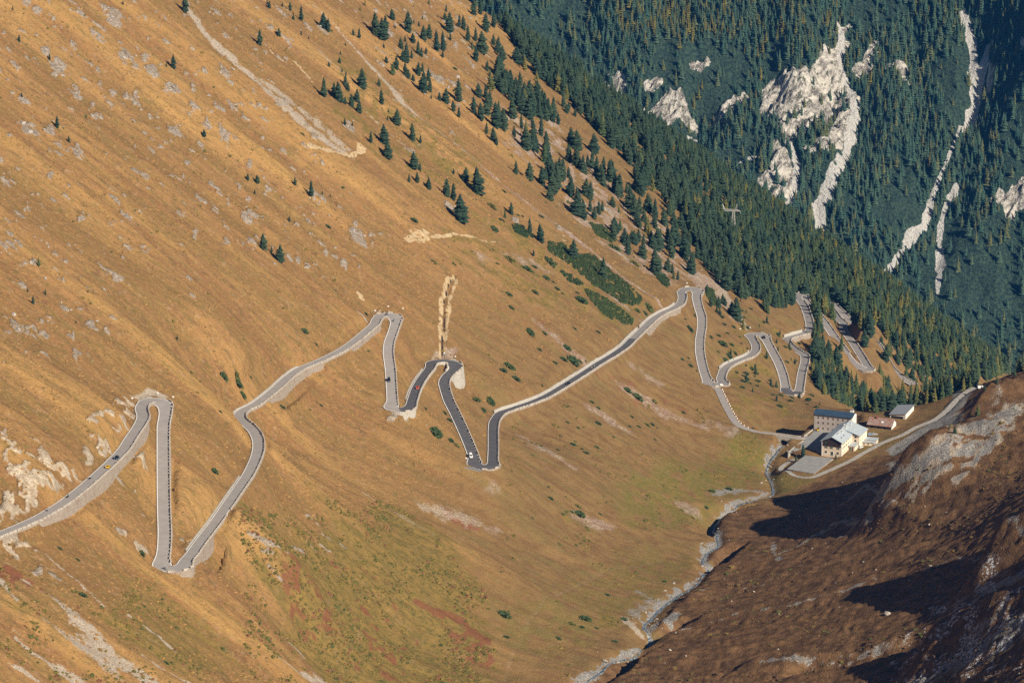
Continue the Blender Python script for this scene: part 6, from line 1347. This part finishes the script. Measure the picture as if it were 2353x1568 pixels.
for k in range(7):
    z0, z1 = k*3.0, k*3.0+3; w0, w1 = 2.6-2.1*(z0+3)/(HZ+3), 2.6-2.1*(z1+3)/(HZ+3)
    for sx, sy, tx, ty in ((-1, -1, 1, -1), (1, -1, 1, 1), (1, 1, -1, 1), (-1, 1, -1, -1)): br_.bar((sx*w0, sy*w0, z0), (tx*w1, ty*w1, z1), .06, 3)
br_.build('bracing', M_PYL, py_)
ar = MB()
for y in (-.6, .6):
    for z, x0, x1 in ((HZ, -7.6, 5.4), (HZ+1.1, -7.6, 3.0)): ar.bar((x0, y, z), (x1, y, z), .14, 4)
    ar.bar((3.0, y, HZ+1.1), (5.4, 0, HZ), .12, 4)
    for k in range(9): ar.bar((-7.6+k*1.25, y, HZ), (-7+k*1.25, y, HZ+1.1), .07, 3)
ar.build('crossarm', M_PYL, py_)
for x, dx, h_ in ((-7.6, -1.4, 4.6), (2.2, .5, 5.2)):
    hn = MB()
    for y in (-.6, .6):
        for q in (-.5, .5): hn.bar((x+q, y, HZ+1), (x+dx, 0, HZ+1+h_), .1, 3)
    hn.build('horn', M_PYL, py_)
for x in (-5.0, 0.2, 5.2): MB().bar((x, 0, HZ), (x+.9, -.6, HZ-1.7), .12, 4).build('insulator', flat_mat('green_glass', (.3, .5, .42), .3), py_)
# ------------------------------------------------------------------ hotel trees, boulders
for a, b, h, l in ((385, 1115, 9.0, 'tall dark spruce by the parking ground in front of the hotel'), (272, 1150, 4.6, 'small dark conifer left of the tall hotel spruce'), (955, 1160, 3.6, 'young conifer at the right front corner of the hotel')):
    p = at_z(*HC(a, b), YZ); p[2] = min(p[2], float(zf(p[0], p[1]))+.2); tree(p, h, [PINES[0]] if h > 4 else YOUNG, 'spruce', l, None, 1.05)
for u, v, h, l in ((2245, 955, 8, 'broad dark conifer on the shaded slope near the gravel patch'), (2193, 995, 4.5, 'dark conifer at the lower edge of the big gravel patch'), (2180, 985, 3, 'smaller conifer beside the gravel patch'), (2330, 865, 6, 'conifer on the skyline of the shaded slope'), (2290, 880, 4, 'small conifer on the skyline of the shaded slope'), (2262, 898, 3.5, 'low conifer right of the information board')):
    p = cast([(u, v)], zf)[0]; tree(p, h, MIXES if h > 7 else PINES, 'conifer', l, None)
def rock_mesh(seed, mat):
    r_ = np.random.default_rng(seed); bm = bmesh.new(); bmesh.ops.create_icosphere(bm, subdivisions=2, radius=1)
    ax_ = [Vector(r_.normal(0, 1, 3)).normalized() for _ in range(9)]; dd = r_.uniform(.55, .9, 9)
    for v in bm.verts:
        for a, d in zip(ax_, dd):
            t = v.co.dot(a)
            if t > d: v.co -= a*(t-d)
        v.co.z *= .75
    me = bpy.data.meshes.new('boulder'); bm.to_mesh(me); bm.free(); me.materials.append(mat); return me
m = NT('boulder_stone'); tc = m.n('ShaderNodeTexCoord').outputs['Object']; oi = m.n('ShaderNodeObjectInfo').outputs['Random']
m.color(m.mix(m.ramp(m.noise(tc, 2.0, 5, .7), .35, .65), (.19, .16, .14), m.mix(oi, (.38, .34, .30), (.52, .46, .39)))); M_BOULD = m.m
ROCKS = [rock_mesh(200+i, M_BOULD) for i in range(6)]
def boulder(x, y, s, label, group):
    o = bpy.data.objects.new('boulder', ROCKS[int(RNG.integers(6))]); C.objects.link(o); o.location = (x, y, float(zf(x, y))+.12*s); o.rotation_euler = (RNG.normal(0, .3), RNG.normal(0, .3), RNG.random()*6.28); o.scale = (s*RNG.uniform(.8, 1.3), s*RNG.uniform(.8, 1.3), s*RNG.uniform(.7, 1.1)); tag(o, label, 'boulder', group); return o
nb_ = 0
for k in range(90):
    t = RNG.random()*(len(STREAM)-1); i = int(t); p = STREAM[i]*(1-t+i)+STREAM[i+1]*(t-i); x, y = p[0]+RNG.normal(0, 5), p[1]+RNG.normal(0, 9)
    boulder(x, y, float(np.exp(RNG.normal(-.55, .4))), 'grey boulder in the gravel of the stream bed', 'boulders along the stream')
pts = [(o[0]+RNG.normal(0, o[2]*.6), o[1]+RNG.normal(0, o[2]*.5), o[2]) for o in OUT for _ in range(2)]
pc = cast([q[:2] for q in pts], zf)
for q, p in zip(pts, pc):
    s_ = float(np.clip(q[2]*p[1]/F*.28*RNG.uniform(.5, 1.2), .5, 3.2)); LQ.append((boulder(p[0], p[1], s_, 'weathered grey rock sticking out of the dry grass slope', 'outcrop rocks on the grass slope'), q[0], q[1], s_, 'grey rock', 'larg'))
up_ = RNG.uniform(1500, 2350, 120), RNG.uniform(1050, 1560, 120); pc = cast(np.c_[up_], zf)
for p in pc:
    if float(np.clip(make_sampler(ch['brown'])(p[0], p[1]), 0, 1)) > .5 and len([1]) and nb_ < 60: nb_ += 1; boulder(p[0], p[1], float(np.exp(RNG.normal(-.7, .45))), 'pale boulder on the shaded brown slope across the stream', 'boulders on the shaded slope')
boulder(*cast([(2037, 1410)], zf)[0][:2], 2.2, 'single large pale boulder on the shaded slope', None); boulder(*cast([(103, 640)], zf)[0][:2], 1.3, 'single white boulder far left on the grass slope', None)
# ------------------------------------------------------------------ air between here and the far slope
hz = MB().box(-2400, -150, -950, 2800, 6200, 845).build('haze', None); hz.data.materials.clear()
m_ = bpy.data.materials.new('haze'); m_.use_nodes = True; t_ = m_.node_tree; t_.nodes.clear(); o_ = t_.nodes.new('ShaderNodeOutputMaterial'); v_ = t_.nodes.new('ShaderNodeVolumePrincipled')
v_.inputs['Color'].default_value = (.06, .36, 1.0, 1); v_.inputs['Density'].default_value = 1.5e-5; v_.inputs['Anisotropy'].default_value = .0
t_.links.new(v_.outputs[0], o_.inputs['Volume']); hz.data.materials.append(m_); tag(hz, kind='stuff')

# each countable plant gets a label by its nearest landmark and its size among the neighbours there
LM = [(425, 20, 'the top of the pale scree chute'), (560, 160, 'the upper scree chute'), (680, 260, 'the lower scree chute'), (800, 352, 'the foot of the scree chute'), (960, 545, 'the wide end of the cream earth arc'), (1120, 550, 'the thin end of the cream earth arc'), (1045, 632, 'the top of the earth trench'), (1012, 730, 'the middle of the earth trench'), (1010, 805, 'the foot of the earth trench'), (345, 915, 'the first upper bend'), (893, 720, 'the second upper bend'), (1025, 832, 'the dark upper bend'), (1580, 662, 'the third upper bend'), (1737, 768, 'the small upper bend above the hotel'), (385, 1305, 'the lowest left bend'), (912, 940, 'the second lower bend'), (1110, 1070, 'the third lower bend'), (1650, 882, 'the hotel junction'), (1818, 903, 'the lowest bend above the hotel'), (560, 955, 'the sharp left corner'), (1358, 616, 'the largest pine thicket'), (1403, 704, 'the second pine thicket'), (1312, 637, 'the narrow thicket strip'), (1003, 181, 'the grey outcrop among the groves'), (1031, 470, 'the outcrop under three pines'), (719, 452, 'the rock ledge with a pine'), (265, 38, 'the outcrop near the top edge'), (290, 130, 'the pale outcrop right of it') if False else (292, 128, 'the second outcrop from the top'), (135, 155, 'the large outcrop at far left'), (95, 300, 'the block shaped outcrop far left'), (395, 208, 'the rounded outcrop on mid left'), (329, 405, 'the grey boulder ledge'), (880, 176, 'the upper thin path'), (1119, 392, 'the middle of the thin path'), (1295, 528, 'the lower thin path'), (1434, 641, 'the foot of the thin path'), (1640, 760, 'the leg above the junction'), (1785, 835, 'the leg with a black car'), (1845, 845, 'the short leg below the walled one'), (1700, 826, 'the curving leg below the junction'), (1690, 985, 'the side road bend'), (1300, 882, 'the black car'), (1080, 1050, 'the white van'), (1365, 848, 'the two cyclists'), (951, 890, 'the red car'), (896, 873, 'the off-roader'), (240, 1066, 'the yellow sports car'), (1455, 775, 'the change of asphalt'), (375, 1100, 'the straight steep leg'), (600, 1030, 'the S-curve'), (730, 828, 'the hiker'), (1765, 1060, 'the stream below the bridge'), (1640, 1200, 'the stream bend by the first scarp'), (1560, 1355, 'the middle stream'), (1480, 1450, 'the lower stream'), (1870, 990, 'the long grey house'), (1150, 70, 'the skyline pines at the top'), (1180, 300, 'the upper stony ground'), (1330, 420, 'the middle stony ground'), (1490, 560, 'the lower stony ground'), (640, 30, 'the top edge above the chute'), (780, 40, 'the top edge above the groves'), (950, 60, 'the top edge by the skyline'), (1250, 1180, 'the middle of the pasture'), (1420, 1000, 'the upper pasture'), (1320, 1180, 'the lower pasture slope'), (1180, 1420, 'the faint track at the bottom'), (200, 1360, 'the scree streaks at lower left'), (640, 560, 'the pair of pines on mid slope'), (80, 600, 'the white boulder at far left'), (400, 620, 'the bare middle slope')]
ORD = ['', 'second ', 'third ', 'fourth ', 'fifth ', 'sixth ', 'seventh ', 'eighth ', 'ninth ', 'tenth ', 'eleventh ', 'twelfth ']
cells = {}
for o, u, v, s_, noun, sw in LQ:
    k = int(np.argmin([math.hypot(u-a, v-b) for a, b, _ in LM])); a, b, nm = LM[k]
    rel = ('right of' if u > a else 'left of') if abs(u-a) > abs(v-b) else ('below' if v > b else 'above')
    cells.setdefault((k, rel, noun, sw), []).append((s_, o))
for (k, rel, noun, sw), L_ in cells.items():
    L_.sort(key=lambda q: -q[0]); nm = LM[k][2]
    for i, (s_, o) in enumerate(L_):
        if len(L_) == 1: o['label'] = '%s %s %s' % (noun, rel, nm)
        elif i < 12: o['label'] = '%s, %s%sest of those %s %s' % (noun, ORD[i], sw, rel, nm) if sw == 'tall' else '%s, %slargest of those %s %s' % (noun, ORD[i], rel, nm)
